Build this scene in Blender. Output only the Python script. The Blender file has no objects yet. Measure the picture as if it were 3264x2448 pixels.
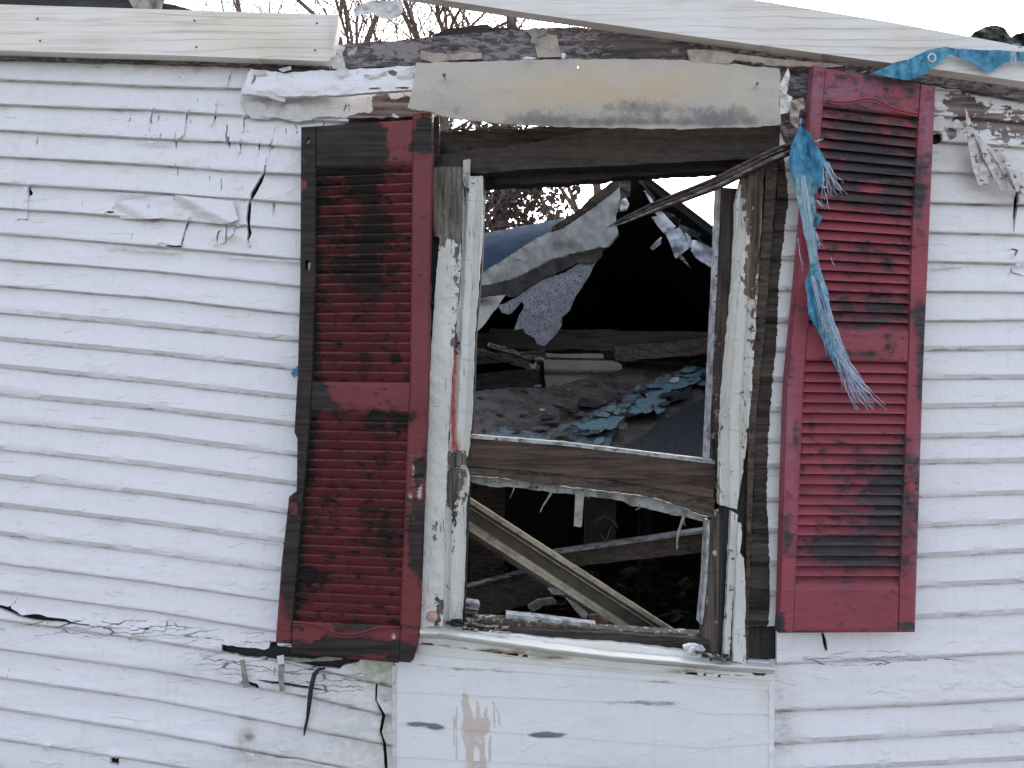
import bpy, math, random
import numpy as np
from mathutils import Vector, Matrix
R = math.radians
random.seed(7)
rng = np.random.default_rng(11)
scn = bpy.context.scene
col = scn.collection
# ------------------------------------------------------------ camera, sky, sun, exposure
DIST, CAMZ, SC = 2.3, 1.7, 0.000916       # metres to the wall, eye height, metres per traced unit on the wall
cam_d = bpy.data.cameras.new('camera'); cam = bpy.data.objects.new('camera', cam_d); col.objects.link(cam)
cam.location = (0, -DIST, CAMZ); cam.rotation_euler = (R(90), 0, 0)
cam_d.sensor_width = 36; cam_d.lens = 36 * DIST / (3264 * SC); cam_d.clip_start = 0.05; cam_d.clip_end = 900
scn.camera = cam
W = bpy.data.worlds.new('World'); scn.world = W; W.use_nodes = True
wn, wl = W.node_tree.nodes, W.node_tree.links
sky = wn.new('ShaderNodeTexSky'); sky.sky_type = 'NISHITA'; sky.sun_disc = False
sky.sun_elevation = R(38); sky.sun_rotation = R(12); sky.air_density = 1.0; sky.dust_density = 4.0; sky.ozone_density = 1.0
hs = wn.new('ShaderNodeHueSaturation'); hs.inputs['Saturation'].default_value = 0.42
wl.new(sky.outputs[0], hs.inputs['Color']); wl.new(hs.outputs[0], wn['Background'].inputs[0])
wn['Background'].inputs[1].default_value = 0.15
sl = bpy.data.lights.new('sun', 'SUN'); sl.energy = 0.8; sl.angle = R(22); sl.color = (1, .95, .9)
so = bpy.data.objects.new('sun', sl); col.objects.link(so)
so.rotation_euler = (R(-52), 0, R(-12)); so.location = (0, 6, 9)
scn.view_settings.view_transform = 'Standard'; scn.view_settings.look = 'None'
scn.view_settings.gamma = 1; scn.view_settings.use_curve_mapping = False
scn.view_settings.exposure = 1.78

# ------------------------------------------------------------ helpers
def P(u, v, y):
    k = SC * (DIST + y) / DIST
    return ((u - 1632) * k, y, CAMZ + (1224 - v) * k)
TAB = rng.random((256, 256))
def vn(x, y, s=0):
    x = np.asarray(x, float) + s * 17.3; y = np.asarray(y, float) + s * 5.7
    xi = np.floor(x).astype(int); yi = np.floor(y).astype(int); fx = x - xi; fy = y - yi
    fx = fx * fx * (3 - 2 * fx); fy = fy * fy * (3 - 2 * fy)
    a = TAB[xi & 255, yi & 255]; b = TAB[(xi + 1) & 255, yi & 255]; c = TAB[xi & 255, (yi + 1) & 255]; d = TAB[(xi + 1) & 255, (yi + 1) & 255]
    return (a * (1 - fx) + b * fx) * (1 - fy) + (c * (1 - fx) + d * fx) * fy - .5
def fbm(x, y, s=0, o=3):
    r = 0; a = 1
    for i in range(o):
        r = r + a * vn(x, y, s + i * 3); x = x * 2.1; y = y * 2.1; a *= .5
    return r
def inside(poly, X, Y):
    r = np.zeros(X.shape, bool); n = len(poly)
    for i in range(n):
        x0, y0 = poly[i]; x1, y1 = poly[(i + 1) % n]
        if y0 == y1: continue
        c = ((y0 > Y) != (y1 > Y)) & (X < (x1 - x0) * (Y - y0) / (y1 - y0) + x0)
        r ^= c
    return r
def rag(poly, amp, seg=14, s=0, close=True):
    out = []; n = len(poly)
    for i in range(n if close else n - 1):
        a = poly[i]; b = poly[(i + 1) % n]; L = math.hypot(b[0] - a[0], b[1] - a[1]); k = max(1, int(L / seg))
        for j in range(k):
            t = j / k; x = a[0] + (b[0] - a[0]) * t; y = a[1] + (b[1] - a[1]) * t
            w = float(fbm(x / 30, y / 30, s)) * 1.6
            nx, ny = -(b[1] - a[1]) / max(L, 1e-6), (b[0] - a[0]) / max(L, 1e-6)
            q = amp * (w + random.uniform(-.35, .35))
            out.append((x + nx * q, y + ny * q))
    return out
def crack(pts, jit=1.5):
    dense = []
    for i in range(len(pts) - 1):
        a = pts[i]; b = pts[i + 1]; L = math.hypot(b[0] - a[0], b[1] - a[1]); k = max(1, int(L / 9))
        for j in range(k):
            t = j / k; dense.append([a[m] + (b[m] - a[m]) * t for m in range(3)])
    dense.append(list(pts[-1])); le, ri = [], []
    for i, (x, y, w) in enumerate(dense):
        a = dense[max(0, i - 1)]; b = dense[min(len(dense) - 1, i + 1)]
        dx, dy = b[0] - a[0], b[1] - a[1]; L = math.hypot(dx, dy) or 1; nx, ny = -dy / L, dx / L
        le.append((x + nx * w / 2 + random.uniform(-jit, jit) * .5, y + ny * w / 2 + random.uniform(-jit, jit) * .5))
        ri.append((x - nx * w / 2 + random.uniform(-jit, jit) * .5, y - ny * w / 2 + random.uniform(-jit, jit) * .5))
    return le + ri[::-1]
def blobs(lst):
    def f(U, V):
        r = np.zeros(U.shape)
        for (u, v, ru, rv, w) in lst:
            r = r + w * np.exp(-((U - u) / ru) ** 2 - ((V - v) / rv) ** 2)
        return r
    return f
def link(name, me, parent):
    o = bpy.data.objects.new(name, me); col.objects.link(o)
    if parent is not None:
        o.parent = parent; q = parent; loc = Vector((0, 0, 0))
        loc = Vector(parent['_w']); o.matrix_parent_inverse = Matrix.Translation(-loc)
        o['_w'] = (loc.x, loc.y, loc.z) if False else (0.0, 0.0, 0.0)
    else:
        o['_w'] = (0.0, 0.0, 0.0)
    return o
def mk(name, verts, quads, mat, parent=None, attrs=None, smooth=True, ang=35):
    me = bpy.data.meshes.new(name)
    verts = np.asarray(verts, np.float32)
    quads = np.asarray(quads, np.int32)
    n = len(quads); m = quads.shape[1]
    me.vertices.add(len(verts)); me.vertices.foreach_set('co', verts.ravel())
    me.loops.add(n * m); me.loops.foreach_set('vertex_index', quads.ravel())
    me.polygons.add(n); me.polygons.foreach_set('loop_start', np.arange(0, n * m, m, dtype=np.int32))
    me.polygons.foreach_set('loop_total', np.full(n, m, np.int32))
    me.polygons.foreach_set('use_smooth', np.full(n, smooth))
    me.update(calc_edges=True)
    for k, a in (attrs or {}).items():
        at = me.attributes.new(k, 'FLOAT', 'POINT'); at.data.foreach_set('value', np.asarray(a, np.float32))
    me.validate()
    if smooth: me.set_sharp_from_angle(angle=R(ang))
    me.materials.append(mat)
    return link(name, me, parent)
def finish(name, U, V, Y, keep, th, mat, parent=None, polys=(), attrs=None, maxd=8, tdir=(0, 1, 0), disp=None):
    nv, nu = U.shape; U = U.copy(); V = V.copy()
    cnt = np.zeros((nv, nu), int); kk = keep.astype(int)
    cnt[:-1, :-1] += kk; cnt[1:, :-1] += kk; cnt[:-1, 1:] += kk; cnt[1:, 1:] += kk
    if polys:
        segs = []
        for p in polys:
            a = np.array(p); b = np.roll(a, -1, 0); segs.append(np.hstack([a, b]))
        sg = np.vstack(segs)
        bd = (cnt > 0) & (cnt < 4); idx = np.argwhere(bd)
        if len(idx):
            pu, pv = U[bd], V[bd]
            for c0 in range(0, len(pu), 4000):
                x = pu[c0:c0 + 4000, None]; y = pv[c0:c0 + 4000, None]
                ax, ay, bx, by = sg.T; dx, dy = bx - ax, by - ay; L2 = dx * dx + dy * dy + 1e-9
                t = np.clip(((x - ax) * dx + (y - ay) * dy) / L2, 0, 1)
                qx, qy = ax + t * dx, ay + t * dy; d = (qx - x) ** 2 + (qy - y) ** 2
                m = d.argmin(1); r = np.arange(len(m)); ok = d[r, m] < maxd ** 2
                nx = np.where(ok, qx[r, m], x[:, 0]); ny = np.where(ok, qy[r, m], y[:, 0])
                pu[c0:c0 + 4000] = nx; pv[c0:c0 + 4000] = ny
            U[bd] = pu; V[bd] = pv
    k = SC * (DIST + Y) / DIST
    co = np.stack([(U - 1632) * k, Y, CAMZ + (1224 - V) * k], -1).reshape(-1, 3)
    N = nv * nu; id_ = np.arange(N).reshape(nv, nu)
    a = id_[:-1, :-1]; b = id_[1:, :-1]; c = id_[1:, 1:]; d = id_[:-1, 1:]
    F = np.stack([a, b, c, d], -1)[keep]
    B = F[:, ::-1] + N
    kp = np.pad(keep, 1); rims = []
    up = keep & ~kp[:-2, 1:-1]; dn = keep & ~kp[2:, 1:-1]; lf = keep & ~kp[1:-1, :-2]; rt = keep & ~kp[1:-1, 2:]
    for msk, p, q in ((up, d, a), (dn, b, c), (lf, a, b), (rt, c, d)):
        p_, q_ = p[msk], q[msk]; rims.append(np.stack([q_, p_, p_ + N, q_ + N], -1))
    Q = np.vstack([F, B] + rims)
    back = co + np.array(tdir) * th
    allv = np.vstack([co, back]); used = np.unique(Q); remap = np.zeros(2 * N, int); remap[used] = np.arange(len(used))
    at = {}
    for nme, f in (attrs or {}).items():
        val = (f if isinstance(f, np.ndarray) else f(U, V) if callable(f) else np.full(U.shape, float(f))).ravel(); at[nme] = np.concatenate([val, val])[used]
    return mk(name, allv[used], remap[Q], mat, parent, at)
def sheet(name, outline, yf, th, mat, parent=None, step=8, holes=(), attrs=None, tdir=(0, 1, 0)):
    a = np.array(outline); u0, v0 = a.min(0) - 1; u1, v1 = a.max(0) + 1
    nu = max(2, int((u1 - u0) / step) + 2); nv = max(2, int((v1 - v0) / step) + 2)
    U, V = np.meshgrid(np.linspace(u0, u1, nu), np.linspace(v0, v1, nv))
    cu = (U[:-1, :-1] + U[1:, 1:]) / 2; cv = (V[:-1, :-1] + V[1:, 1:]) / 2
    keep = inside(outline, cu, cv)
    for h in holes: keep &= ~inside(h, cu, cv)
    Y = yf(U, V) if callable(yf) else np.full(U.shape, float(yf))
    return finish(name, U, V, Y, keep, th, mat, parent, [outline] + list(holes), attrs, step * 1.3, tdir)
def patch(name, fuv, na, nb, yf, th, mat, parent=None, attrs=None, holes=()):
    A, B = np.meshgrid(np.linspace(0, 1, na), np.linspace(0, 1, nb)); U, V = fuv(A, B)
    Y = yf(A, B) if callable(yf) else np.full(A.shape, float(yf))
    keep = np.ones((nb - 1, na - 1), bool)
    attrs = {k[3:] if k[:3] == 'ab_' else k: (f(A, B) if k[:3] == 'ab_' else f) for k, f in (attrs or {}).items()}
    cu = (U[:-1, :-1] + U[1:, 1:]) / 2; cv = (V[:-1, :-1] + V[1:, 1:]) / 2
    for h in holes: keep &= ~inside(h, cu, cv)
    return finish(name, U, V, Y, keep, th, mat, parent, list(holes), attrs)
def plane(y0, u0, v0, du=0., dv=0., wob=0., s=1, sc=120):
    return lambda U, V: y0 + du * (U - u0) / 1000 + dv * (V - v0) / 1000 + (wob * fbm(U / sc, V / sc, s) if wob else 0)
def tag(o, label=None, cat=None, group=None, kind=None):
    if label: o['label'] = label
    if cat: o['category'] = cat
    if group: o['group'] = group
    if kind: o['kind'] = kind
    return o
def thing(name, label, cat, loc, group=None):
    o = bpy.data.objects.new(name, None); col.objects.link(o); o.location = loc; o['_w'] = tuple(float(c) for c in loc)
    o.empty_display_size = .1
    return tag(o, label, cat, group)
def tubes(name, paths, mat, parent=None, sides=5, attrs=None):
    """paths: lists of (x,y,z,r)"""
    Vs, Fs = [], []; n0 = 0
    for p in paths:
        p = np.array(p, float); n = len(p)
        t = np.gradient(p[:, :3], axis=0); t /= np.linalg.norm(t, axis=1)[:, None] + 1e-9
        ref = np.array([0.3, 1, 0.2]); b1 = np.cross(t, ref); b1 /= np.linalg.norm(b1, axis=1)[:, None] + 1e-9; b2 = np.cross(t, b1)
        an = np.arange(sides) * 2 * math.pi / sides
        ring = p[:, None, :3] + p[:, None, 3:4] * (b1[:, None] * np.cos(an)[None, :, None] + b2[:, None] * np.sin(an)[None, :, None])
        Vs.append(ring.reshape(-1, 3)); i = np.arange(n - 1)[:, None] * sides; j = np.arange(sides)[None]; j2 = (j + 1) % sides
        Fs.append((np.stack([i + j, i + j2, i + sides + j2, i + sides + j], -1).reshape(-1, 4)) + n0); n0 += n * sides
    return mk(name, np.vstack(Vs), np.vstack(Fs), mat, parent, attrs, True, 80)
def beam(name, a, b, w, d, mat, parent=None, n=40, rough=0., profile=None, roll=0., w2=None, attrs=None, s=0):
    """squared timber from a to b (world points); w across the view, d in depth, optional stepped profile of (across -1..1, depth 0..1)"""
    a = Vector(a); b = Vector(b); t = (b - a).normalized(); yv = Vector((0, 1, 0)); nrm = t.cross(yv).normalized(); dp = nrm.cross(t).normalized()
    if dp.y < 0: dp = -dp
    rot = Matrix.Rotation(roll, 3, t); nrm = rot @ nrm; dp = rot @ dp
    if nrm.z < 0 and abs(t.z) < .9: nrm = -nrm
    pr = profile
    if pr is None:
        pr = [(-1 + .5 * i, 0) for i in range(5)] + [(1, .5), (1, 1)] + [(1 - .5 * i, 1) for i in range(1, 5)] + [(-1, .5)]
    m = len(pr); V = []; rs = random.Random(s + 5)
    for i in range(n + 1):
        q = i / n; c = a.lerp(b, q); ww = (w + ((w2 if w2 is not None else w) - w) * q) / 2
        for j, (x, z) in enumerate(pr):
            e = rough * (float(fbm(i * .35, j * 3.1, s)) * 1.3)
            V.append(tuple(c + nrm * (x * ww + e * (1 if x > 0 else -1) * abs(x)) + dp * (z * d + e * .6)))
    F = []
    for i in range(n):
        for j in range(m):
            k = (j + 1) % m; F.append((i * m + j, i * m + k, (i + 1) * m + k, (i + 1) * m + j))
    # caps as fans of degenerate-free quads
    ca = len(V); V.append(tuple(a + dp * d * .5)); V.append(tuple(b + dp * d * .5))
    for j in range(0, m - 1, 2):
        k, l = j + 1, (j + 2) % m
        F.append((ca, l, k, j)); F.append((ca + 1, n * m + j, n * m + k, n * m + l))
    if m % 2: F.append((ca, 0, m - 1, m - 1)) if False else None
    return mk(name, V, F, mat, parent, attrs, True, 40)

# ------------------------------------------------------------ materials
class NT:
    def __init__(s, name):
        s.m = bpy.data.materials.new(name); s.m.use_nodes = True; s.n = s.m.node_tree.nodes; s.l = s.m.node_tree.links
        s.b = s.n['Principled BSDF']; s.co = s.n.new('ShaderNodeTexCoord').outputs['Object']
    def set(s, sock, v):
        if hasattr(v, 'is_output'): s.l.new(v, sock)
        else: sock.default_value = v
    def mapv(s, sc=(1, 1, 1), rot=(0, 0, 0), src=None):
        n = s.n.new('ShaderNodeMapping'); s.l.new(src or s.co, n.inputs[0]); n.inputs['Scale'].default_value = sc; n.inputs['Rotation'].default_value = rot
        return n.outputs[0]
    def noise(s, scale, detail=6, rough=.6, dist=0., vec=None, color=False):
        n = s.n.new('ShaderNodeTexNoise'); s.l.new(vec or s.co, n.inputs['Vector']); n.inputs['Scale'].default_value = scale
        n.inputs['Detail'].default_value = detail; n.inputs['Roughness'].default_value = rough; n.inputs['Distortion'].default_value = dist
        return n.outputs['Color' if color else 'Fac']
    def vor(s, scale, vec=None, feat='DISTANCE_TO_EDGE', rnd=1.):
        n = s.n.new('ShaderNodeTexVoronoi'); n.feature = feat; s.l.new(vec or s.co, n.inputs['Vector']); n.inputs['Scale'].default_value = scale
        n.inputs['Randomness'].default_value = rnd
        return n.outputs['Distance']
    def math(s, op, a, b=0., c=0., clamp=False):
        n = s.n.new('ShaderNodeMath'); n.operation = op; n.use_clamp = clamp
        for i, v in enumerate((a, b, c)): s.set(n.inputs[i], v)
        return n.outputs[0]
    def ramp(s, f, lo, hi, a=0., b=1.):
        n = s.n.new('ShaderNodeMapRange'); s.set(n.inputs[0], f); n.inputs[1].default_value = lo; n.inputs[2].default_value = hi
        n.inputs[3].default_value = a; n.inputs[4].default_value = b; n.interpolation_type = 'SMOOTHSTEP'
        return n.outputs[0]
    def mix(s, f, a, b, mode='MIX'):
        n = s.n.new('ShaderNodeMix'); n.data_type = 'RGBA'; n.blend_type = mode; s.set(n.inputs[0], f)
        for i, v in ((6, a), (7, b)):
            if isinstance(v, tuple): v = (*v, 1) if len(v) == 3 else v
            s.set(n.inputs[i], v)
        return n.outputs[2]
    def attr(s, name):
        n = s.n.new('ShaderNodeAttribute'); n.attribute_name = name; return n.outputs['Fac']
    def bump(s, h, dist=.002, st=1., prev=None):
        n = s.n.new('ShaderNodeBump'); n.inputs['Distance'].default_value = dist; n.inputs['Strength'].default_value = st; s.set(n.inputs['Height'], h)
        if prev is not None: s.l.new(prev, n.inputs['Normal'])
        return n.outputs[0]
    def out(s, color, rough=.7, normal=None, spec=.3, alpha=None, metal=0.):
        s.set(s.b.inputs['Base Color'], (*color, 1) if isinstance(color, tuple) and len(color) == 3 else color); s.set(s.b.inputs['Roughness'], rough)
        s.b.inputs['Specular IOR Level'].default_value = spec; s.b.inputs['Metallic'].default_value = metal
        if normal is not None: s.l.new(normal, s.b.inputs['Normal'])
        return s.m
def woodcol(t, dark, light, vertical=False, fine=1.):
    sc = (70 * fine, 70 * fine, 3.5) if vertical else (3.5, 70 * fine, 70 * fine)
    g = t.noise(1., 7, .65, .6, t.mapv(sc)); g2 = t.noise(9, 5, .6)
    f = t.math('ADD', t.ramp(g, .3, .7), t.math('MULTIPLY', t.math('SUBTRACT', g2, .5), .9), clamp=True)
    return t.mix(f, dark, light), g
def paint(name, pcol, dark, light, peel=-.25, amp=.9, vertical=False, noise=28, rough=.6, stain=(.3, .22, .14), dirt=.35, dirtcol=(.35, .33, .3),
          pbump=.0018, flake=.5, cracks=False, k=9., streak=False, spec=.3, grainamt=1., wash=False, washcol=(.02, .012, .013), litcol=(.2, .1, .1), ticks=0.):
    """paint over wood: 'char' bares the wood, 'stain' discolours, 'dmg' cracks"""
    t = NT(name)
    wc, g = woodcol(t, dark, light, vertical)
    n1 = t.noise(noise, 9, .68, .35); sc = (1, 1, .25) if vertical else (.25, 1, 1)
    n2 = t.noise(noise * 2.6, 6, .6, .2, t.mapv(sc))
    n3 = t.vor(noise * 2.2, t.mapv((.6, 1, 1) if not vertical else (1, 1, .6)), 'F1')
    f = t.math('ADD', t.attr('char'), peel)
    f = t.math('MULTIPLY_ADD', t.math('SUBTRACT', n1, .5), amp * 2, f)
    f = t.math('MULTIPLY_ADD', t.math('SUBTRACT', n2, .5), amp, f)
    f = t.math('MULTIPLY_ADD', t.math('SUBTRACT', n3, .4), flake * .6, f)
    m = t.math('MULTIPLY', t.math('SUBTRACT', f, .0), k, clamp=True)
    big = t.noise(2.3, 4, .55); med = t.noise(14, 6, .65)
    pc = t.mix(t.ramp(big, .35, .7, 0, dirt * .5), pcol, dirtcol)
    pc = t.mix(t.ramp(med, .56, .75, 0, dirt * .55), pc, dirtcol)
    if streak:
        sk = t.noise(1, 5, .6, 0, t.mapv((60, 60, 2.2))); pc = t.mix(t.ramp(sk, .5, .75, 0, .12), pc, dirtcol)
    st = t.math('MULTIPLY', t.attr('stain'), t.ramp(t.noise(34, 8, .7), .3, .62, .25, 1.1), clamp=True)
    pc = t.mix(st, pc, stain)
    spk = t.noise(240, 3, .5); pc = t.mix(t.ramp(spk, .70, .78, 0, .35), pc, dirtcol)
    h = t.math('MULTIPLY_ADD', t.math('SUBTRACT', 1., m), 1., t.math('MULTIPLY', g, .45 * grainamt))
    fine = t.noise(90, 6, .7); h = t.math('MULTIPLY_ADD', fine, .55, h)
    bl = t.noise(30, 3, .5, .8, t.mapv((.5, 1, 1.3))); h = t.math('MULTIPLY_ADD', t.ramp(bl, .58, .74), .8, h)
    if wash:
        wf = t.math('MULTIPLY_ADD', t.math('SUBTRACT', t.noise(7, 5, .6), .5), .9, t.attr('char')); pc = t.mix(t.ramp(wf, .0, .75, 0, .88), pc, washcol)
        wr_ = t.math('MULTIPLY', t.attr('lip_light'), t.ramp(t.noise(60, 5, .6), .35, .6, .15, 1.)); pc = t.mix(t.math('MULTIPLY', wr_, .75), pc, litcol)  # paler colour on the slat lips stands in for skylight catching them
        gr = t.noise(1, 5, .6, .2, t.mapv((9, 140, 140))); pc = t.mix(t.ramp(gr, .52, .72, 0, .3), pc, washcol)
    c = t.mix(m, pc, wc)
    gq = t.math('MULTIPLY_ADD', t.math('SUBTRACT', t.noise(1, 7, .7, .3, t.mapv((16, 45, 60) if not vertical else (60, 45, 16))), .5), 2.2, t.attr('grime_shade'))
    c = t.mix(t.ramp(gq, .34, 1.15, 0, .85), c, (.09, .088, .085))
    if ticks:
        sc_ = (170, 170, 11) if vertical else (11, 170, 170)
        tk = t.math('MULTIPLY', t.ramp(t.noise(1, 4, .6, .3, t.mapv(sc_)), .62, .68), t.ramp(t.noise(9, 4, .6), .45, .6, .1, 1)); c = t.mix(t.math('MULTIPLY', tk, ticks), c, (.05, .045, .04)); h = t.math('SUBTRACT', h, t.math('MULTIPLY', tk, ticks))
    if cracks:
        wob = t.noise(30, 4, .6, 0, None, True)
        vec = t.n.new('ShaderNodeVectorMath'); vec.operation = 'MULTIPLY_ADD'; t.l.new(wob, vec.inputs[0]); vec.inputs[1].default_value = (.02, .02, .03); t.l.new(t.co, vec.inputs[2])
        v1 = t.noise(1, 3, .55, .2, t.mapv((75, 1, 10), (0, R(6), 0), src=vec.outputs[0]))
        v2 = t.vor(34, t.mapv((.16, .0001, 1.4), src=vec.outputs[0]))
        gate = t.noise(11, 4, .6)
        d1 = t.math('MULTIPLY', t.ramp(v1, .665, .69), t.ramp(t.math('MULTIPLY_ADD', gate, .8, t.attr('dmg')), .5, .7))
        d2 = t.math('MULTIPLY', t.ramp(v2, .0, .035, 1, 0), t.ramp(t.math('MULTIPLY_ADD', gate, .8, t.attr('hcr')), .62, .85))
        d = t.math('MAXIMUM', d1, d2); c = t.mix(t.math('MULTIPLY', d, .82), c, (.05, .05, .05)); h = t.math('SUBTRACT', h, t.math('MULTIPLY', d, 1.2))
        wr = t.noise(1, 4, .5, 1.2, t.mapv((22, 1, 9), (0, R(35), 0))); h = t.math('MULTIPLY_ADD', t.math('MULTIPLY', t.ramp(wr, .5, .7), t.math('ADD', t.attr('dmg'), .08)), 1.8, h)
    nrm = t.bump(h, pbump, 1.)
    return t.out(c, t.math('MULTIPLY_ADD', m, .25, rough), nrm, spec)
M = {}
M['siding'] = paint('siding_paint', (.735, .725, .775), (.03, .028, .027), (.22, .2, .19), peel=-1.02, amp=.8, noise=26, cracks=True, streak=True, dirt=.16, dirtcol=(.4, .39, .38), stain=(.3, .27, .2), pbump=.0024, k=14)
M['siding_green'] = paint('siding_paint_algae', (.735, .725, .775), (.03, .03, .028), (.2, .19, .17), peel=-1.0, amp=.8, noise=26, cracks=True, streak=True, dirt=.2, stain=(.34, .35, .26), pbump=.0024, k=14)
M['siding_weathered'] = paint('siding_weathered', (.7, .69, .71), (.07, .05, .05), (.3, .23, .22), peel=-.95, amp=.7, noise=40, cracks=True, dirt=.3, stain=(.34, .3, .27), pbump=.002, k=12)
M['panel'] = paint('painted_panel', (.735, .74, .78), (.02, .022, .022), (.12, .12, .12), peel=-1.1, amp=.6, noise=45, dirt=.22, dirtcol=(.45, .44, .43), stain=(.56, .49, .45), pbump=.0012, k=10, streak=True, grainamt=.3)
M['casing'] = paint('casing_paint', (.6, .6, .59), (.03, .027, .024), (.2, .185, .16), peel=-.48, amp=1., vertical=True, noise=40, ticks=.8, dirt=.5, dirtcol=(.32, .3, .26), stain=(.42, .11, .1), pbump=.0025, k=16)
M['casing_bare'] = paint('casing_bare_wood', (.57, .565, .54), (.03, .022, .017), (.19, .145, .115), peel=-.05, amp=1.3, vertical=True, noise=36, ticks=.9, dirt=.4, stain=(.32, .12, .05), pbump=.003, k=16)
M['sill'] = paint('sill_paint', (.72, .73, .72), (.03, .025, .02), (.2, .16, .12), peel=-.78, amp=.9, noise=34, ticks=.5, dirt=.5, dirtcol=(.4, .36, .28), stain=(.2, .12, .06), pbump=.002, k=14)
M['shutter'] = paint('shutter_red', (.175, .038, .046), (.009, .007, .007), (.045, .037, .036), peel=-.2, amp=.8, noise=24, dirt=.7, dirtcol=(.06, .022, .024), stain=(.7, .6, .58), pbump=.0012, flake=.5, k=5, rough=.5, spec=.25, wash=True)
M['shutter2'] = paint('shutter_faded_red', (.29, .06, .085), (.022, .022, .026), (.075, .07, .078), peel=-.2, amp=.85, noise=24, dirt=.5, dirtcol=(.1, .045, .06), stain=(.24, .14, .22), pbump=.0012, flake=.5, k=3.4, rough=.5, spec=.25, wash=True, washcol=(.035, .03, .036), litcol=(.22, .1, .12))
M['lumber'] = None
def lumber(name, a, b, dark=(.3, .24, .15)):
    t = NT(name)
    w = t.n.new('ShaderNodeTexWave'); w.wave_type = 'BANDS'; w.bands_direction = 'Z'; w.wave_profile = 'SAW'; w.inputs['Scale'].default_value = 8
    w.inputs['Distortion'].default_value = 8; w.inputs['Detail'].default_value = 4; w.inputs['Detail Scale'].default_value = .9; w.inputs['Detail Roughness'].default_value = .5
    t.l.new(t.mapv((.22, .3, 1.6)), w.inputs['Vector'])
    f = t.ramp(w.outputs['Fac'], .74, 1.0); g = t.noise(1, 6, .6, .3, t.mapv((4, 90, 90)))
    c = t.mix(t.ramp(t.noise(3.5, 4, .5), .35, .68), a, b)
    c = t.mix(t.math('MULTIPLY', f, t.ramp(t.noise(2.5, 3, .5), .42, .66, 0.02, .5)), c, dark)
    c = t.mix(t.ramp(g, .5, .72, 0, .4), c, (.42, .36, .28))
    kn = t.vor(1, t.mapv((1.6, 1, 4.5)), 'F1'); c = t.mix(t.ramp(kn, .02, .06, .6, 0), c, (.22, .15, .09))
    c = t.mix(t.math('MULTIPLY', t.attr('stain'), .8, clamp=True), c, (.3, .24, .17))
    h = t.math('MULTIPLY_ADD', g, 1., t.math('MULTIPLY', f, -.5))
    return t.out(c, .75, t.bump(h, .0012), .2)
M['lumber'] = lumber('new_lumber', (.8, .765, .755), (.76, .71, .62))
M['lumber2'] = lumber('grey_lumber', (.76, .735, .75), (.7, .66, .62), (.25, .22, .2))
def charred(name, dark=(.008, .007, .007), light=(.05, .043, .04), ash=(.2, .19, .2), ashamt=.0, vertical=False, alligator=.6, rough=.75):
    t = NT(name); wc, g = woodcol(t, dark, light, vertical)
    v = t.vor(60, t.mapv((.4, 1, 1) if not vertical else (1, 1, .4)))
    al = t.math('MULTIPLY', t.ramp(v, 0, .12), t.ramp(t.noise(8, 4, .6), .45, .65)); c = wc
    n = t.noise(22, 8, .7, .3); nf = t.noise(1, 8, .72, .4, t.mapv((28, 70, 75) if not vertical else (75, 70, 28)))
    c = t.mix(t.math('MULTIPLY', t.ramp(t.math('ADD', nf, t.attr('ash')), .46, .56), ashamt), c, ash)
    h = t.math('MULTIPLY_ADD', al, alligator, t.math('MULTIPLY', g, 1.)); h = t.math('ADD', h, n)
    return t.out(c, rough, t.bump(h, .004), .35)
M['char'] = charred('charred_wood'); M['charv'] = charred('charred_wood_upright', vertical=True)
M['char_brown'] = charred('scorched_brown_wood', (.02, .014, .011), (.085, .06, .048), (.2, .17, .15), .25)
M['char_grey'] = charred('scorched_grey_wood', (.025, .02, .022), (.12, .1, .105), (.27, .24, .265), .85, alligator=.4)
M['char_head'] = charred('sooty_header', (.014, .012, .012), (.04, .034, .032), (.07, .06, .055), .3, alligator=.15)
M['beam_brown'] = charred('smoky_brown_beam', (.045, .034, .028), (.13, .1, .085), (.2, .17, .15), .3, alligator=.1)
M['tar'] = charred('tar_felt', (.012, .012, .013), (.03, .03, .032), alligator=.1)
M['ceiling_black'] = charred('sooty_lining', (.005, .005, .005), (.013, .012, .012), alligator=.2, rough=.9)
M['sash'] = paint('sash_wood', (.3, .28, .27), (.024, .016, .013), (.105, .072, .058), peel=.6, amp=.8, noise=30, dirt=.4, pbump=.0015, k=10)
M['sash_grey'] = paint('sash_wood_upright', (.42, .41, .4), (.026, .02, .017), (.13, .105, .09), peel=.15, amp=.9, vertical=True, noise=26, dirt=.4, pbump=.002, k=8)
M['shingle_wall'] = paint('bare_shingle', (.72, .72, .72), (.015, .013, .011), (.085, .073, .062), peel=-.5, amp=.55, noise=40, dirt=.3, pbump=.003, k=16)
def simple(name, a, b, scale=20, rough=.8, bd=.001, bs=60, spec=.3, detail=6, lo=.4, hi=.65, metal=0., stainc=None, speck=None):
    t = NT(name); c = t.mix(t.ramp(t.noise(scale, detail, .65, .2), lo, hi), a, b)
    if stainc: c = t.mix(t.math('MULTIPLY', t.attr('stain'), t.ramp(t.noise(18, 7, .7), .25, .6, .3, 1.1), clamp=True), c, stainc)
    if speck: c = t.mix(t.ramp(t.noise(speck[0], 3, .6), speck[1], speck[1] + .06), c, speck[2])
    return t.out(c, rough, t.bump(t.noise(bs, 7, .7), bd), spec, metal=metal)
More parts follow.
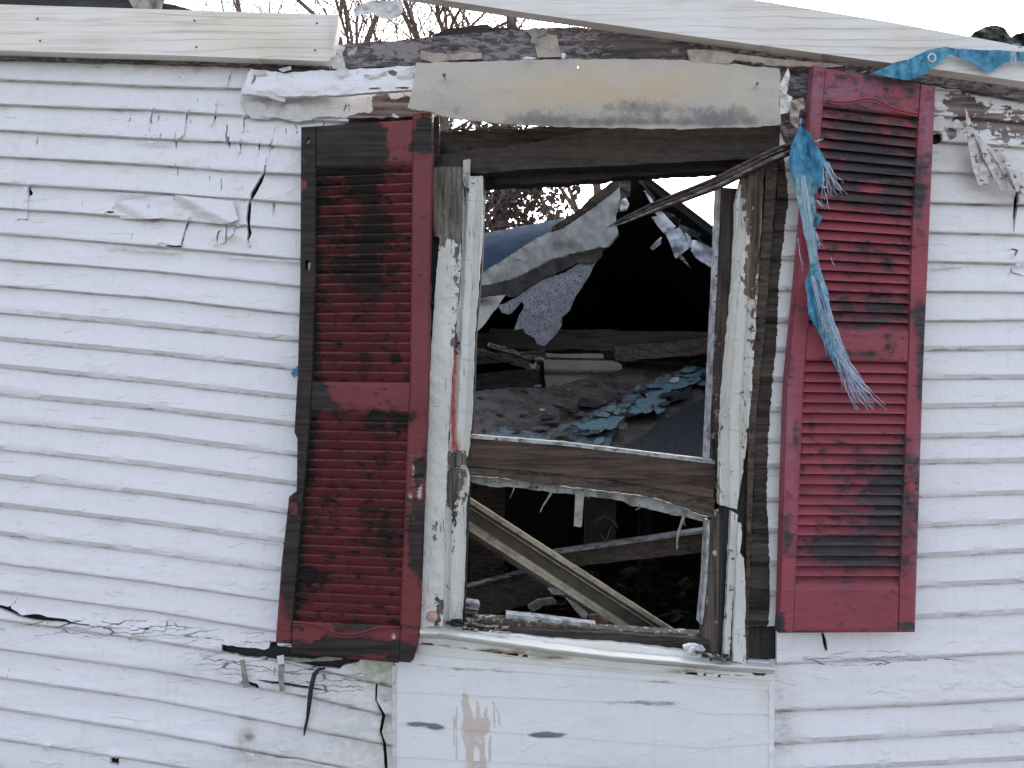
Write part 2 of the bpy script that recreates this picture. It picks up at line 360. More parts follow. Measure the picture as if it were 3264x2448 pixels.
def fibre():
    t = NT('curved_fibre_sheet'); c = t.mix(t.ramp(t.noise(9, 6, .65, .2), .4, .65), (.43, .405, .38), (.47, .43, .375))
    c = t.mix(t.math('MULTIPLY', t.attr('stain'), t.ramp(t.noise(6, 6, .6), .3, .6, .3, 1.), clamp=True), c, (.5, .36, .2))
    f = t.math('MULTIPLY_ADD', t.math('SUBTRACT', t.noise(30, 8, .7), .5), 1.6, t.attr('char')); c = t.mix(t.ramp(f, .25, .9, 0, .8), c, (.15, .15, .16))
    c = t.mix(t.ramp(t.noise(170, 4, .6), .62, .7, 0, .5), c, (.17, .16, .15))
    return t.out(c, .85, t.bump(t.math('MULTIPLY_ADD', t.noise(20, 4, .5), 1.5, t.noise(85, 7, .7)), .002), .2)
M['fibre'] = fibre()
M['_old'] = simple('curved_fibre_sheet', (.42, .41, .41), (.47, .45, .42), 7, .85, .0022, 75, .2, stainc=(.5, .38, .24), speck=(160, .68, (.2, .19, .18)))
M['fibre_soot'] = M['fibre']
M['drywall'] = simple('fallen_plasterboard', (.64, .66, .69), (.52, .54, .58), 9, .9, .001, 60, .1, stainc=(.07, .065, .07), speck=(120, .68, (.12, .12, .13)))
M['paperbrown'] = simple('torn_backing_paper', (.13, .12, .125), (.08, .075, .078), 12, .9, .002, 50, .1)
def popcorn():
    t = NT('textured_ceiling_board'); v = t.vor(150, feat='F1'); n = t.noise(62, 4, .75, 1.5)
    c = t.mix(t.ramp(n, .53, .6, 0, .9), (.46, .48, .56), (.1, .1, .13))
    return t.out(c, .95, t.bump(t.math('ADD', v, n), .004), .05)
M['popcorn'] = popcorn()
M['steel_tarp'] = simple('slate_blue_membrane', (.03, .05, .08), (.02, .034, .055), 5, .95, .002, 8, .03)
M['sheathing_grey'] = simple('collapsed_roof_felt', (.085, .077, .075), (.032, .028, .027), 9, .85, .008, 25, .2, speck=(55, .6, (.13, .105, .09)))
M['rubble'] = simple('burnt_rubble', (.035, .03, .028), (.012, .011, .011), 22, .95, .01, 30, .15, speck=(90, .64, (.13, .12, .12)))
M['shingle_blue'] = simple('blue_grey_shingle', (.11, .19, .225), (.06, .105, .13), 120, .9, .002, 260, .2, speck=(300, .6, (.3, .42, .46)))
M['shingle_dark'] = simple('dark_roof_shingle', (.03, .034, .042), (.015, .017, .021), 60, .9, .003, 220, .2, speck=(260, .64, (.14, .17, .2)))
M['flap'] = simple('pale_shingle_underside', (.42, .45, .5), (.3, .33, .38), 14, .85, .001, 40, .15)
M['cream'] = simple('cream_door_paint', (.7, .68, .64), (.58, .56, .52), 9, .7, .0008, 50, .3)
M['cream_dirty'] = simple('dirty_cream_moulding', (.5, .43, .33), (.3, .26, .2), 26, .75, .0012, 60, .3, speck=(80, .64, (.03, .025, .02)))
M['moulding_dark'] = simple('dark_casing_face', (.11, .1, .082), (.075, .067, .055), 14, .8, .001, 60, .2)
M['white_chip'] = simple('loose_paint_flake', (.7, .69, .72), (.6, .59, .6), 30, .8, .001, 60, .2, speck=(140, .66, (.2, .19, .18)))
M['tan_chip'] = simple('tan_backing_flake', (.42, .36, .33), (.3, .25, .23), 30, .85, .001, 60, .2)
M['grey_paper'] = simple('grey_paper_strip', (.3, .29, .27), (.18, .17, .15), 30, .85, .001, 80, .2)
M['brick'] = simple('scorched_brick', (.16, .085, .065), (.07, .045, .04), 30, .9, .003, 60, .1)
M['iron'] = simple('rusty_nail', (.07, .045, .035), (.03, .025, .022), 80, .6, .0005, 200, .4)
M['pinkmetal'] = simple('pale_pink_washer', (.5, .36, .34), (.38, .2, .17), 60, .45, .0005, 200, .5)
M['bark'] = simple('winter_bark', (.2, .15, .13), (.11, .085, .075), 7, .95, .01, 20, .1)
M['twig'] = simple('winter_twig', (.2, .15, .14), (.12, .09, .085), 7, .95, .004, 20, .1)
M['leaf'] = simple('dry_brown_leaf', (.085, .06, .055), (.045, .034, .033), 9, .9, .002, 30, .15)
M['grass'] = simple('winter_grass', (.13, .125, .1), (.21, .2, .165), 6, .95, .02, 30, .1)
M['floor'] = simple('sooty_floor', (.03, .027, .025), (.015, .014, .013), 9, .95, .01, 25, .1)
M['whitestrip'] = simple('grey_white_trim', (.38, .4, .42), (.16, .155, .15), 26, .8, .002, 60, .2, speck=(60, .62, (.05, .045, .04)))
def tarp():
    t = NT('blue_woven_tarp')
    w1 = t.n.new('ShaderNodeTexWave'); w1.bands_direction = 'X'; w1.inputs['Scale'].default_value = 120; t.l.new(t.co, w1.inputs[0])
    w2 = t.n.new('ShaderNodeTexWave'); w2.bands_direction = 'Z'; w2.inputs['Scale'].default_value = 120; t.l.new(t.co, w2.inputs[0])
    wv = t.math('MULTIPLY', w1.outputs['Fac'], w2.outputs['Fac'])
    c = t.mix(t.ramp(t.noise(22, 5, .6), .38, .64), (.04, .23, .42), (.11, .38, .56))
    c = t.mix(t.math('MULTIPLY', t.ramp(wv, .3, .9), .3), c, (.3, .5, .6))
    si = t.math('MULTIPLY', t.attr('stain'), t.ramp(t.noise(70, 5, .7, 1.), .36, .6, .1, 1.), clamp=True)
    c = t.mix(si, c, (.36, .52, .54))
    return t.out(c, .45, t.bump(t.math('ADD', t.math('MULTIPLY', wv, .4), t.noise(28, 5, .6)), .003), .4)
M['tarp'] = tarp()
M['thread'] = simple('frayed_plastic_thread', (.42, .5, .62), (.2, .32, .46), 30, .5, .0002, 50, .4)
M['eyelet'] = simple('eyelet_metal', (.6, .6, .58), (.45, .45, .45), 60, .35, .0002, 100, .5, metal=.6)

# ------------------------------------------------------------ ground
def quad(name, x0, x1, y0, y1, z, mat, n=2):
    X, Y = np.meshgrid(np.linspace(x0, x1, n), np.linspace(y0, y1, n)); V = np.stack([X, Y, np.full(X.shape, z)], -1).reshape(-1, 3)
    i = np.arange(n * n).reshape(n, n); F = np.stack([i[:-1, :-1], i[:-1, 1:], i[1:, 1:], i[1:, :-1]], -1).reshape(-1, 4)
    return mk(name, V, F, mat)
tag(quad('ground', -400, 400, -400, 400, 0, M['grass']), kind='structure')

# ------------------------------------------------------------ house: sheathing and siding boards
house = thing('house', 'burned out white clapboard house wall with cracked peeling paint around the empty window', 'house', (0, 0, 0))
for oc in ([(-420, 165), (1080, 205), (1092, 388), (1372, 400), (1372, 2010), (1262, 2030), (1262, 3075), (-420, 3075)],
           [(2560, 245), (3700, 300), (3700, 3075), (2462, 3075), (2462, 2130), (2400, 2120), (2428, 1060), (2488, 520)],
           [(1262, 2040), (1340, 2030), (2462, 2160), (2462, 3075), (1262, 3075)]):
    sheet('sheathing', oc, .012, .02, M['tar'], house, step=40)
Lc = [  # lower edges of the courses left of the window
 [(0,255),(490,277),(760,284),(950,294)], [(0,335),(490,353),(680,365),(950,382)], [(0,417),(490,445),(755,456),(957,473)],
 [(0,501),(490,527),(715,546),(957,558)], [(0,586),(490,616),(957,650)], [(0,665),(490,699),(957,735)], [(0,746),(490,787),(957,829)],
 [(0,829),(490,867),(953,914)], [(0,913),(490,953),(950,1004)], [(0,998),(490,1042),(950,1090)], [(0,1085),(490,1130),(948,1180)],
 [(0,1172),(490,1222),(938,1272)], [(0,1260),(490,1307),(935,1360)], [(0,1345),(490,1395),(940,1454)], [(0,1434),(490,1488),(940,1548)],
 [(0,1524),(490,1579),(920,1637)], [(0,1614),(490,1673),(905,1731)], [(0,1706),(490,1767),(900,1822)], [(0,1799),(490,1861),(885,1919)],
 [(0,1888),(490,1952),(880,2016)], [(0,1978),(490,2046),(701,2080),(900,2112),(1255,2192)], [(0,2072),(490,2140),(1000,2227),(1205,2277),(1255,2288)],
 [(0,2164),(490,2234),(1000,2332),(1223,2374),(1255,2380)], [(0,2262),(490,2340),(1000,2432),(1255,2478)], [(0,2360),(490,2434),(1255,2574)]]
for i in range(6): Lc.append([(u, v + 97) for u, v in Lc[-1]])
Rc = [[(2960,282),(3264,300)], [(2960,370),(3084,376),(3264,395)], [(2960,452),(3113,461),(3264,472)], [(2400,536),(2958,550),(3264,560)], [(2400,634),(2958,648),(3264,655)],
 [(2400,733),(2952,742),(3264,751)], [(2400,828),(2950,835),(3264,843)], [(2400,927),(2948,931),(3264,934)], [(2400,1028),(2945,1026),(3264,1022)],
 [(2400,1122),(2942,1118),(3264,1114)], [(2400,1214),(2940,1209),(3264,1207)], [(2400,1312),(2935,1301),(3264,1294)], [(2400,1408),(2934,1397),(3264,1390)],
 [(2400,1492),(2932,1479),(3264,1473)], [(2400,1602),(2930,1586),(3264,1575)], [(2400,1702),(2927,1682),(3264,1667)], [(2400,1800),(2922,1778),(3264,1761)],
 [(2400,1897),(2920,1873),(3264,1857)], [(2400,1996),(2918,1973),(3264,1955)], [(2475,2119),(2900,2100),(3264,2083)], [(2452,2272),(3000,2246),(3264,2231)],
 [(2459,2375),(3264,2331)], [(2460,2466),(3264,2423)]]
for i in range(6): Rc.append([(u, v + 97) for u, v in Rc[-1]])
def ev(pl, u):
    x = [p[0] for p in pl]; y = [p[1] for p in pl]
    r = np.interp(u, x, y); s0 = (y[1] - y[0]) / (x[1] - x[0]); s1 = (y[-1] - y[-2]) / (x[-1] - x[-2])
    r = np.where(u < x[0], y[0] + (u - x[0]) * s0, r); return np.where(u > x[-1], y[-1] + (u - x[-1]) * s1, r)
def K(pts, s=.7536, ox=0, oy=0): return [(x * s + ox, y * s + oy, w * s * 1.25) for x, y, w in pts]
CR = [K(c) for c in (
 [(1124,680,1.5),(1118,730,8),(1100,770,15),(1070,820,17),(1058,850,6),(1055,870,12),(1050,920,15),(1052,960,10),(1056,985,15),(1048,1015,6),(1060,1040,1)],
 [(797,926,4),(793,950,9),(780,990,6),(765,1040,8)], [(770,1041,7),(740,1042,6),(675,1030,1)], [(796,472,3),(790,485,8),(786,515,4),(780,570,3),(758,588,3)],
 [(645,462,3),(638,500,7),(637,545,1.5)], [(918,435,1),(910,480,5),(910,498,8),(900,525,1)], [(1014,598,5),(1018,625,5),(1016,648,1)],
 [(1095,603,7),(1096,630,5),(1094,650,1)], [(938,976,3),(924,980,6),(918,1005,8),(918,1037,1)], [(948,935,1),(957,965,3),(957,1000,6),(953,1028,3),(940,1030,1)],
 [(1008,962,4),(992,970,6),(988,990,3),(972,1002,1)], [(978,300,1),(970,330,6),(966,355,2)], [(893,285,1),(889,345,2.5)], [(1032,500,2),(1031,530,5),(1031,558,1)],
 [(740,558,1),(741,580,4),(739,602,2)], [(556,482,2),(545,520,4),(538,545,1)], [(507,458,4),(508,480,2)], [(660,540,2),(654,576,2)], [(540,625,2),(533,658,1)],
 [(1206,520,1),(1210,560,3),(1207,590,1)], [(1250,525,1),(1256,560,4),(1255,575,1)], [(886,705,2),(892,722,3),(884,765,1)], [(505,712,2),(500,745,2),(480,748,1)],
 [(566,980,1),(556,1005,3),(550,1012,1)], [(350,850,1),(346,900,2.5)], [(115,805,1),(122,830,8),(117,850,2),(117,930,2),(80,925,1.5)], [(118,795,10),(132,818,14),(122,838,3)],
 [(450,897,7),(478,897,7),(478,880,2)], [(425,460,2),(412,500,1)], [(760,320,2),(755,350,1)], [(1057,370,2),(1045,400,5)])]
CR += [K(c, .7536, 0, 1198) for c in (
 [(-20,972,10),(40,990,18),(90,1018,8),(160,1022,24),(200,1030,15),(270,1035,11),(310,1047,6),(400,1058,4),(490,1070,1)], [(708,1040,7),(700,1077,3)],
 [(370,997,1),(410,1008,2),(440,1015,2)], [(425,1040,3),(480,1050,4),(530,1050,3),(610,1072,3),(700,1080,1)], [(556,1110,4),(562,1090,2),(608,1088,3),(615,1068,5),(635,1066,1)],
 [(445,1010,2),(438,1040,1)], [(72,938,3),(62,965,4),(20,985,4),(0,985,1)], [(700,1098,1),(800,1100,2),(945,1118,3),(948,1135,1)], [(1148,1105,2),(1142,1128,3),(1040,1148,1)],
 [(1090,1285,4),(1150,1298,10),(1200,1302,11),(1270,1315,10),(1327,1322,8),(1385,1332,3)], [(1165,1212,3),(1158,1285,2)], [(484,1616,9),(470,1640,8),(462,1665,4)],
 [(205,1040,2),(198,1070,1)], [(293,1050,1),(290,1075,2)], [(205,1575,8),(190,1580,2)], [(45,1210,1),(30,1275,3)], [(1020,1297,4),(1050,1300,14),(1085,1312,16),(1095,1320,3)])]
CR += [[(1213,2166,5),(1200,2183,8),(1198,2233,6),(1223,2282,12),(1213,2332,9),(1225,2372,10),(1230,2437,12),(1232,2470,5)], [(1170,2168,1),(1213,2170,4)],
       [(3243,612,9),(3240,640,17),(3234,690,10),(3231,745,1)], [(3222,793,3),(3243,797,9),(3234,818,3)], [(3221,852,2),(3223,868,5),(3258,878,2)],
       [(2622,2018,9),(2630,2050,14),(2634,2075,8)], [(2630,1960,7),(2640,1975,4)], [(2992,420,6),(2994,440,3)], [(3034,615-200,3),(3035,640-200,1)]]
POLY = [crack(c) for c in CR]
POLY.append([(2966,428),(3003,424),(3006,446),(2990,458),(2964,462)])
holeL = rag([(704, 2053), (745, 2058), (790, 2064), (842, 2071), (858, 2066), (862, 2048), (884, 2046), (884, 2060), (1000, 2070), (1150, 2100), (1142, 2112), (1092, 2122), (1083, 2132), (1000, 2126), (940, 2112), (860, 2100), (780, 2093), (706, 2078)], 2.2, 8, 3)
POLY.append(holeL)
POLY.append([(0,0)] if False else [(612,890),(613,890),(613,891)])
BOX = [(min(p[0] for p in q), max(p[0] for p in q), min(p[1] for p in q), max(p[1] for p in q)) for q in POLY]
dmgL = blobs([(700,420,330,170,.32),(720,640,260,110,.25),(250,420,260,60,.14),(1150,340,200,90,.5),(120,520,120,70,.25),(330,620,200,70,.1)])
hcrL = blobs([(400,2010,420,38,.42),(850,2100,260,75,.55),(1080,2180,120,70,.5),(620,1700,260,30,.15),(250,1995,220,30,.3),(3100,1960,200,30,.3),(2800,2085,300,30,.35),(2800,2110,300,14,.5)])
stL = blobs([(900,200,600,50,.35),(300,190,400,26,.32),(1200,2130,120,60,.75),(900,2180,250,40,.3),(1150,2360,150,90,.42),(900,2370,90,60,.3),(780,2360,30,50,.8),(1230,2300,40,200,.5),(800,2440,300,30,.35),(640,2130,160,30,.28),(120,1990,120,20,.3),(1100,2250,110,40,.3)])
chL = blobs([(1095,395,60,25,.6),(860,2225,90,10,.3)])
def board(top, bot, u0, u1, mat, coarse=False, attrs=None, s=0, fr=0., lap=16, lend=None):
    dense = 5.0 if not coarse else 26
    um = (u0 + u1) / 2; v0 = float(ev(top, um)) - 60; v1 = float(ev(bot, um)) + 60
    near = [POLY[i] for i, b in enumerate(BOX) if b[0] < u1 and b[1] > u0 and b[2] < v1 and b[3] > v0]
    if not near and not coarse: dense = 11
    us = np.linspace(u0, u1, int((u1 - u0) / dense) + 2)
    hgt = float(np.mean(ev(bot, us) - ev(top, us))) + lap
    nt = max(6, int(hgt / (4.6 if near else 13))) if not coarse else 4
    T = np.linspace(0, 1, nt)[:, None]; U = np.repeat(us[None], nt, 0)
    jt = 4.2 * fbm(us / 140, us * 0 + s, s + 40, 3) + 1.1 * fbm(us / 12, us * 0 + s * 2, s + 60, 2)
    vt = ev(top, us) - lap; vb = ev(bot, us) + jt * (0.75)
    V = vt + (vb - vt) * T
    q = (V - (ev(top, us))) / np.maximum(ev(bot, us) - ev(top, us), 20)
    q = np.clip(q, -.2, 1.05)
    Y = -.001 - .019 * np.clip(q, 0, 1) + .0046 * fbm(U / 160, V / 55, s + 4, 3) * np.clip(q * 1.5, 0, 1) + .0016 * fbm(U / 30, V / 20, s + 9, 2) * (q > .1)
    Y = Y + .011 * np.clip((q - .91) / .09, 0, 1.2) ** 2          # rounded paint edge
    ux = U; Y = Y - .018 * np.exp(-((ux - 640) / 80) ** 2 - ((V - 655) / 34) ** 2) - .015 * np.exp(-((ux - 735) / 60) ** 2 - ((V - 745) / 26) ** 2) + .010 * np.exp(-((ux - 455) / 70) ** 2 - ((V - 655) / 30) ** 2) \
        + .006 * np.exp(-((ux - 690) / 40) ** 2 - ((V - 700) / 22) ** 2)
    for ci, pts in enumerate(CR):
        if max(p[2] for p in pts) < 4.5 or POLY[ci] not in near: continue
        d2 = np.full(U.shape, 1e9); sx = np.zeros(U.shape)
        for a, b in zip(pts[:-1], pts[1:]):
            dx, dy = b[0] - a[0], b[1] - a[1]; L2 = dx * dx + dy * dy + 1e-6; tt = np.clip(((U - a[0]) * dx + (V - a[1]) * dy) / L2, 0, 1)
            qx, qy = a[0] + tt * dx, a[1] + tt * dy; dd = (U - qx) ** 2 + (V - qy) ** 2; m_ = dd < d2; sx = np.where(m_, np.sign(U - qx + V - qy), sx); d2 = np.where(m_, dd, d2)
        Y = Y - .0075 * np.exp(-d2 / 150) * np.where(sx < 0, 1, .25)
    attrs = dict(attrs or {})
    gr = .62 * np.exp(-((q - 1.0) / .045) ** 2) + .42 * np.exp(-((q - .0) / .05) ** 2)  # lap dirt plus painted shade, darkening each lip and the band below it
    attrs['grime_shade'] = (gr + (attrs.pop('grime_f')(U, V) if 'grime_f' in attrs else 0)).astype(float)
    cu = (U[:-1, :-1] + U[1:, 1:]) / 2; cv = (V[:-1, :-1] + V[1:, 1:]) / 2; keep = np.ones(cu.shape, bool)
    for p in near: keep &= ~inside(p, cu, cv)
    if lend is not None: keep &= inside(lend, cu, cv); near = near + [lend]
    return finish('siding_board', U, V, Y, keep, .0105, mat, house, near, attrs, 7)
AT = dict(grime_f=blobs([(500,215,600,22,.45),(1230,380,160,14,.4),(1100,2210,160,80,.3),(900,2145,200,20,.35),(760,2110,100,14,.4),(790,2345,26,45,.55),(1000,2390,160,50,.28),(1225,2300,20,200,.4),(950,1500,14,600,.22),(480,700,90,12,.3)]), dmg=dmgL, hcr=hcrL, stain=stL, char=chL)
prev = [(0, 165), (490, 185), (950, 205)]
for i, lc in enumerate(Lc):
    vm = lc[0][1]; u1 = 950 + 30
    if i >= 20: u1 = 1257
    if i < 4: u1 = (1100 if i else 800)
    if i in (1,): u1 = 1110
    mat = M['siding_green'] if i >= 20 else M['siding']
    if i < 25:
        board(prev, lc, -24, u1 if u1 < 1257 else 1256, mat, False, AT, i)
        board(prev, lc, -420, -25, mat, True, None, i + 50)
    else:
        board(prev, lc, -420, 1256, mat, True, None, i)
    prev = lc
# behind the left shutter the courses run on (coarse)
prev = Lc[2]
for i in range(3, 21):
    lc = Lc[i]; 
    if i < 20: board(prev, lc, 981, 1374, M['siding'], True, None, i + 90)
    prev = lc
WB = [(2508, 500), (2520, 640), (2504, 760), (2490, 900), (2484, 1050), (2472, 1200), (2462, 1310), (2452, 1500), (2450, 1620), (2452, 1700), (2446, 1800), (2448, 2000), (2446, 2140)]
def chR(U, V):
    xb = np.interp(V, [p[1] for p in WB], [p[0] for p in WB])
    a = np.clip((xb - U) / 16, -1, 1) * 1.1 * (V > 470)
    a = a * (V < 2105)
    b = blobs([(3230, 400, 190, 95, 1.1), (3050, 330, 100, 70, 1.0), (3030, 430, 20, 25, .8), (3240, 520, 70, 50, .6), (2440, 1780, 30, 120, .5), (2452, 1900, 30, 150, .8), (3010,380,20,20,-.9)])(U, V)
    return a + b
stR = blobs([(3120, 520, 110, 45, .3), (3020, 480, 70, 60, .35), (2500, 2300, 50, 160, .3), (3250, 610, 80, 30, .3)])
dmgR = blobs([(3200, 600, 150, 60, .1), (2490, 2350, 60, 120, .5)])
AR = dict(grime_f=blobs([(3120,640,120,50,.35),(2980,450,60,120,.3),(3250,640,60,30,.3),(2490,2300,40,200,.35),(2700,2020,200,16,.4),(2925,1200,12,800,.2)]), char=chR, stain=stR, dmg=dmgR, hcr=hcrL)
prev = [(2560, 235), (2960, 262), (3264, 285)]; prevw = prev
for i, rc in enumerate(Rc):
    if i >= 29: break
    m_ = M['siding_weathered'] if i < 5 else M['siding']
    if i < 3:
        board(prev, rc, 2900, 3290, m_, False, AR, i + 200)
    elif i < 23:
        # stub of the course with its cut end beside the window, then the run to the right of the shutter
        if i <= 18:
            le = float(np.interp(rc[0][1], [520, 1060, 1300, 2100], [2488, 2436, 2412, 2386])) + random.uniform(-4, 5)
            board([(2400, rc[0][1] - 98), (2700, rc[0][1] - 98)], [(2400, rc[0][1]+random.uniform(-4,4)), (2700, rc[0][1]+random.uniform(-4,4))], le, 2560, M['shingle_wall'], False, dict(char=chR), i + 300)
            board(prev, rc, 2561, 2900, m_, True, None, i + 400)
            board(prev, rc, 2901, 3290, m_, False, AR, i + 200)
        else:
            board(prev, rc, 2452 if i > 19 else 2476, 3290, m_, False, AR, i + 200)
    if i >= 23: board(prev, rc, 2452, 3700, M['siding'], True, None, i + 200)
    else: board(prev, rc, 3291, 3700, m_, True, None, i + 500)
    prev = rc
# flush painted panel courses below the sill
Cc = [[(1255,2056),(1340,2064),(2470,2166)], [(1255,2106),(1324,2118),(1778,2150),(2117,2174),(2368,2197),(2470,2200)], [(1255,2205),(1700,2226),(2083,2243),(2266,2276),(2470,2276)],
      [(1255,2309),(1676,2340),(1981,2364),(2252,2384),(2470,2368)], [(1255,2412),(1800,2440),(2470,2468)]]
for i in range(6): Cc.append([(u, v + 105) for u, v in Cc[-1]])
hand = [(1475,2208),(1490,2212),(1497,2250),(1512,2290),(1518,2298),(1518,2240),(1527,2235),(1533,2290),(1540,2285),(1550,2245),(1556,2290),(1564,2300),(1562,2330),(1543,2345),(1546,2400),(1552,2460),(1533,2460),(1527,2385),(1512,2375),(1508,2462),(1485,2462),(1483,2380),(1468,2330),(1478,2290),(1470,2240)]
drips = [crack(c, .5) for c in ([(1457,2240,2),(1453,2300,5),(1455,2430,3)], [(1462,2200,2),(1470,2186,3),(1480,2200,2)], [(1573,2238,4),(1577,2300,5),(1574,2325,1)], [(1582,2260,3),(1591,2275,4),(1590,2320,2)], [(1563,2345,6),(1560,2440,8)], [(1448,2280,2),(1446,2380,3)])]
def tanf(U, V):
    r = np.zeros(U.shape)
    for p in [hand] + drips: r = np.maximum(r, inside(p, U, V) * 1.5)
    return r + blobs([(1700,2075,300,12,.0),(2000,2440,200,30,.25),(2440,2200,30,60,.4)])(U, V)
chC = blobs([(1330,2310,26,7,1.0),(1390,2317,32,9,1.35),(1742,2343,56,10,1.45),(1330,2308,40,7,.8),(1345,2119,30,5,.75),(1470,2132,90,6,.55),(1640,2142,100,6,.5),(2000,2238,130,9,.45),(2110,2245,60,10,.6),(2100,2172,40,6,.75),(2240,2262,60,8,.5),(1700,2228,60,4,.4),(1400,2208,30,5,.5),(1757,2120,9,28,.6),(2300,2220,90,5,.35),(2440,2300,10,90,.4),(2460,2410,10,60,.6)])
_c0 = chC
chC = lambda U, V: _c0(U, V) * .85 + blobs([(1330,2309,50,9,.5),(1395,2318,36,10,.5),(1742,2343,62,12,.6),(1500,2134,170,10,.35),(2050,2240,200,12,.3),(2150,2176,160,10,.3)])(U, V)
for i in range(1, len(Cc)):
    top, bot = Cc[i - 1], Cc[i]; big = i > 4
    us = np.linspace(1259, 2456, 300 if not big else 40); nt = 26 if not big else 4; T = np.linspace(0, 1, nt)[:, None]
    U = np.repeat(us[None], nt, 0); vt = ev(top, us) - 6; vb = ev(bot, us) + 1.4 * fbm(us / 60, us * 0, i)
    V = vt + (vb - vt) * T; Y = -.020 - .0035 * T + .0015 * fbm(U / 70, V / 40, i, 3)
    finish('siding_board', U, V, Y, np.ones((nt - 1, len(us) - 1), bool), .006, M['panel'], house, (), dict(stain=tanf, char=0, grime_shade=chC), 5)
sheet('corner_bead', rag([(1250, 2122), (1262, 2120), (1262, 3075), (1249, 3075)], 1.5, 20, 2), plane(-.026, 1255, 2300, 0, 0, .003, 2, 30), .02, M['siding_green'], house, step=6, attrs=dict(stain=.5, dmg=.35, char=.4))
sheet('corner_bead', rag([(2452, 2168), (2468, 2168), (2467, 3075), (2450, 3075)], 2.5, 20, 4), plane(-.026, 2455, 2300, 0, 0, .004, 6, 30), .02, M['panel'], house, step=6, attrs=dict(char=.75))
# lifted paint edges along the laps
for (pts, dep) in (([(365,614),(455,618),(470,624),(420,624),(365,619)], -.03), ([(410,446),(500,450),(560,454),(500,457),(430,452)], -.028), ([(322,780),(400,790),(440,795),(560,800),(556,806),(430,800),(330,788)], -.024),
                   ([(700,812),(800,820),(957,830),(957,836),(800,826),(700,818)], -.026), ([(680,2379),(720,2387),(760,2392),(765,2398),(745,2402),(700,2392)], -.03), ([(775,2397),(830,2408),(880,2414),(850,2418),(790,2408)], -.03),
                   ([(850,2416),(950,2420),(1080,2447),(1060,2452),(930,2428),(860,2424)], -.03), ([(270,1655),(330,1662),(380,1668),(372,1676),(350,1672),(300,1662)], -.027), ([(560,1684),(610,1690),(612,1696),(570,1692)], -.027),
                   ([(800,1718),(900,1730),(900,1737),(830,1729)], -.027), ([(137,1765-170,),(138,1600),(139,1596)], -.03), ([(620,2290-140),(632,2156),(640,2160)], -.03), ([(136,2380),(165,2384),(150,2396),(140,2394)], -.034),
                   ([(3180,1672),(3220,1668),(3228,1674),(3205,1682),(3195,1680)], -.03), ([(3235,840),(3264,836),(3264,846),(3240,850)], -.03), ([(2950,857),(3010,845),(3080,843),(3060,850),(2990,858)], -.02)):
    if len(pts) < 4: continue
    sheet('paint_flake', rag(pts, 1.2, 7, 5), plane(dep, pts[0][0], pts[0][1], 0, .1, .004, 3, 20), .0012, M['white_chip'], house, step=4)

for q, y_, a in (([(556, 622), (640, 630), (742, 642), (760, 700), (715, 716), (650, 708), (600, 700), (556, 676)], -.032, .02), ([(366, 646), (460, 628), (553, 624), (552, 690), (470, 698), (384, 696)], -.024, .014)):
    sheet('lifted_siding', rag(q, 1.5, 9, 6), lambda U, V, y_=y_, a=a, q=q: y_ + .012 - a * np.exp(-(((U - q[0][0]) * .55 - (V - q[0][1]) - 12) / 26) ** 2) + .004 * fbm(U / 40, V / 20, 3), .003, M['siding'], house, 4.5, (), dict(dmg=.1))
# ------------------------------------------------------------ roof edge timbers
lb = thing('timber', 'pale new timber nailed flat along the eave at top left', 'timber', P(400, 180, 0))
def outln(name, poly, y, th, mat, parent, step=14, attrs=None, wob=.0, s=1): return sheet(name, poly, plane(y, 0, 0, 0, 0, wob, s, 200), th, mat, parent, step, (), attrs)
outln('plank', [(-420, 2), (0, 14), (1078, 47), (1080, 60), (1056, 190), (1045, 195), (600, 178), (0, 161), (-420, 150)], -.062, .040, M['lumber'], lb, attrs=dict(stain=blobs([(900,150,160,30,.35),(300,130,120,20,.3),(1060,120,20,60,.4)])))
outln('ledger', rag([(-420, 172), (0, 178), (600, 190), (790, 200), (1050, 206), (1050, 216), (800, 208), (0, 186), (-420, 180)], 2, 25, 2), -.024, .02, M['char_grey'], lb, 8)
for (u, v) in ((120, 60), (128, 130), (620, 66), (626, 150), (1010, 74), (1004, 160)):
    x, y, z = P(u, v, -.0625); tubes('nail', [[(x, y + .002, z, .0028), (x, y - .0012, z, .0028), (x, y - .0012, z, .0001)]], M['iron'], lb, 8)
rb = thing('timber', 'long weathered pale timber slanting down across the top right', 'timber', P(2600, 150, 0))
outln('plank', [(900, -230), (1200, -180), (2388, -4), (2811, 65), (3094, 117), (3300, 155), (3700, 240), (3700, 330), (3264, 260), (2855, 203), (2164, 109), (1696, 43), (1427, 2), (900, -80)], -.085, .040, M['lumber2'], rb)
outln('ledger', rag([(2150, 80), (2480, 130), (2855, 180), (3264, 245), (3700, 310), (3700, 372), (3264, 318), (2940, 262), (2700, 236), (2480, 222), (2150, 195)], 3, 20, 4), -.025, .03, M['char_grey'], rb, 8)
fb = thing('fascia_board', 'purple grey charred fascia board with blistered paint between the two pale timbers', 'board', P(1500, 180, 0))
outln('board', rag([(1085, 150), (1100, 138), (1253, 130), (1380, 117), (1664, 92), (1850, 86), (2010, 98), (2200, 132), (2200, 196), (2000, 190), (1700, 192), (1326, 209), (1098, 217)], 3, 12, 1), -.035, .035, M['char_grey'], fb, 7, dict(ash=blobs([(1300,160,200,30,.06),(2050,150,120,60,-.2)])), .006)
outln('paint_flake', rag([(1338, 186), (1342, 158), (1380, 168), (1440, 172), (1470, 166), (1536, 168), (1534, 186), (1370, 198)], 2, 10, 1), -.04, .002, M['tan_chip'], fb, 5, None, .003)
outln('paint_flake', rag([(1704, 136), (1700, 110), (1745, 108), (1775, 112), (1790, 182), (1712, 184)], 2, 8, 2), -.045, .002, M['tan_chip'], fb, 5, None, .006)
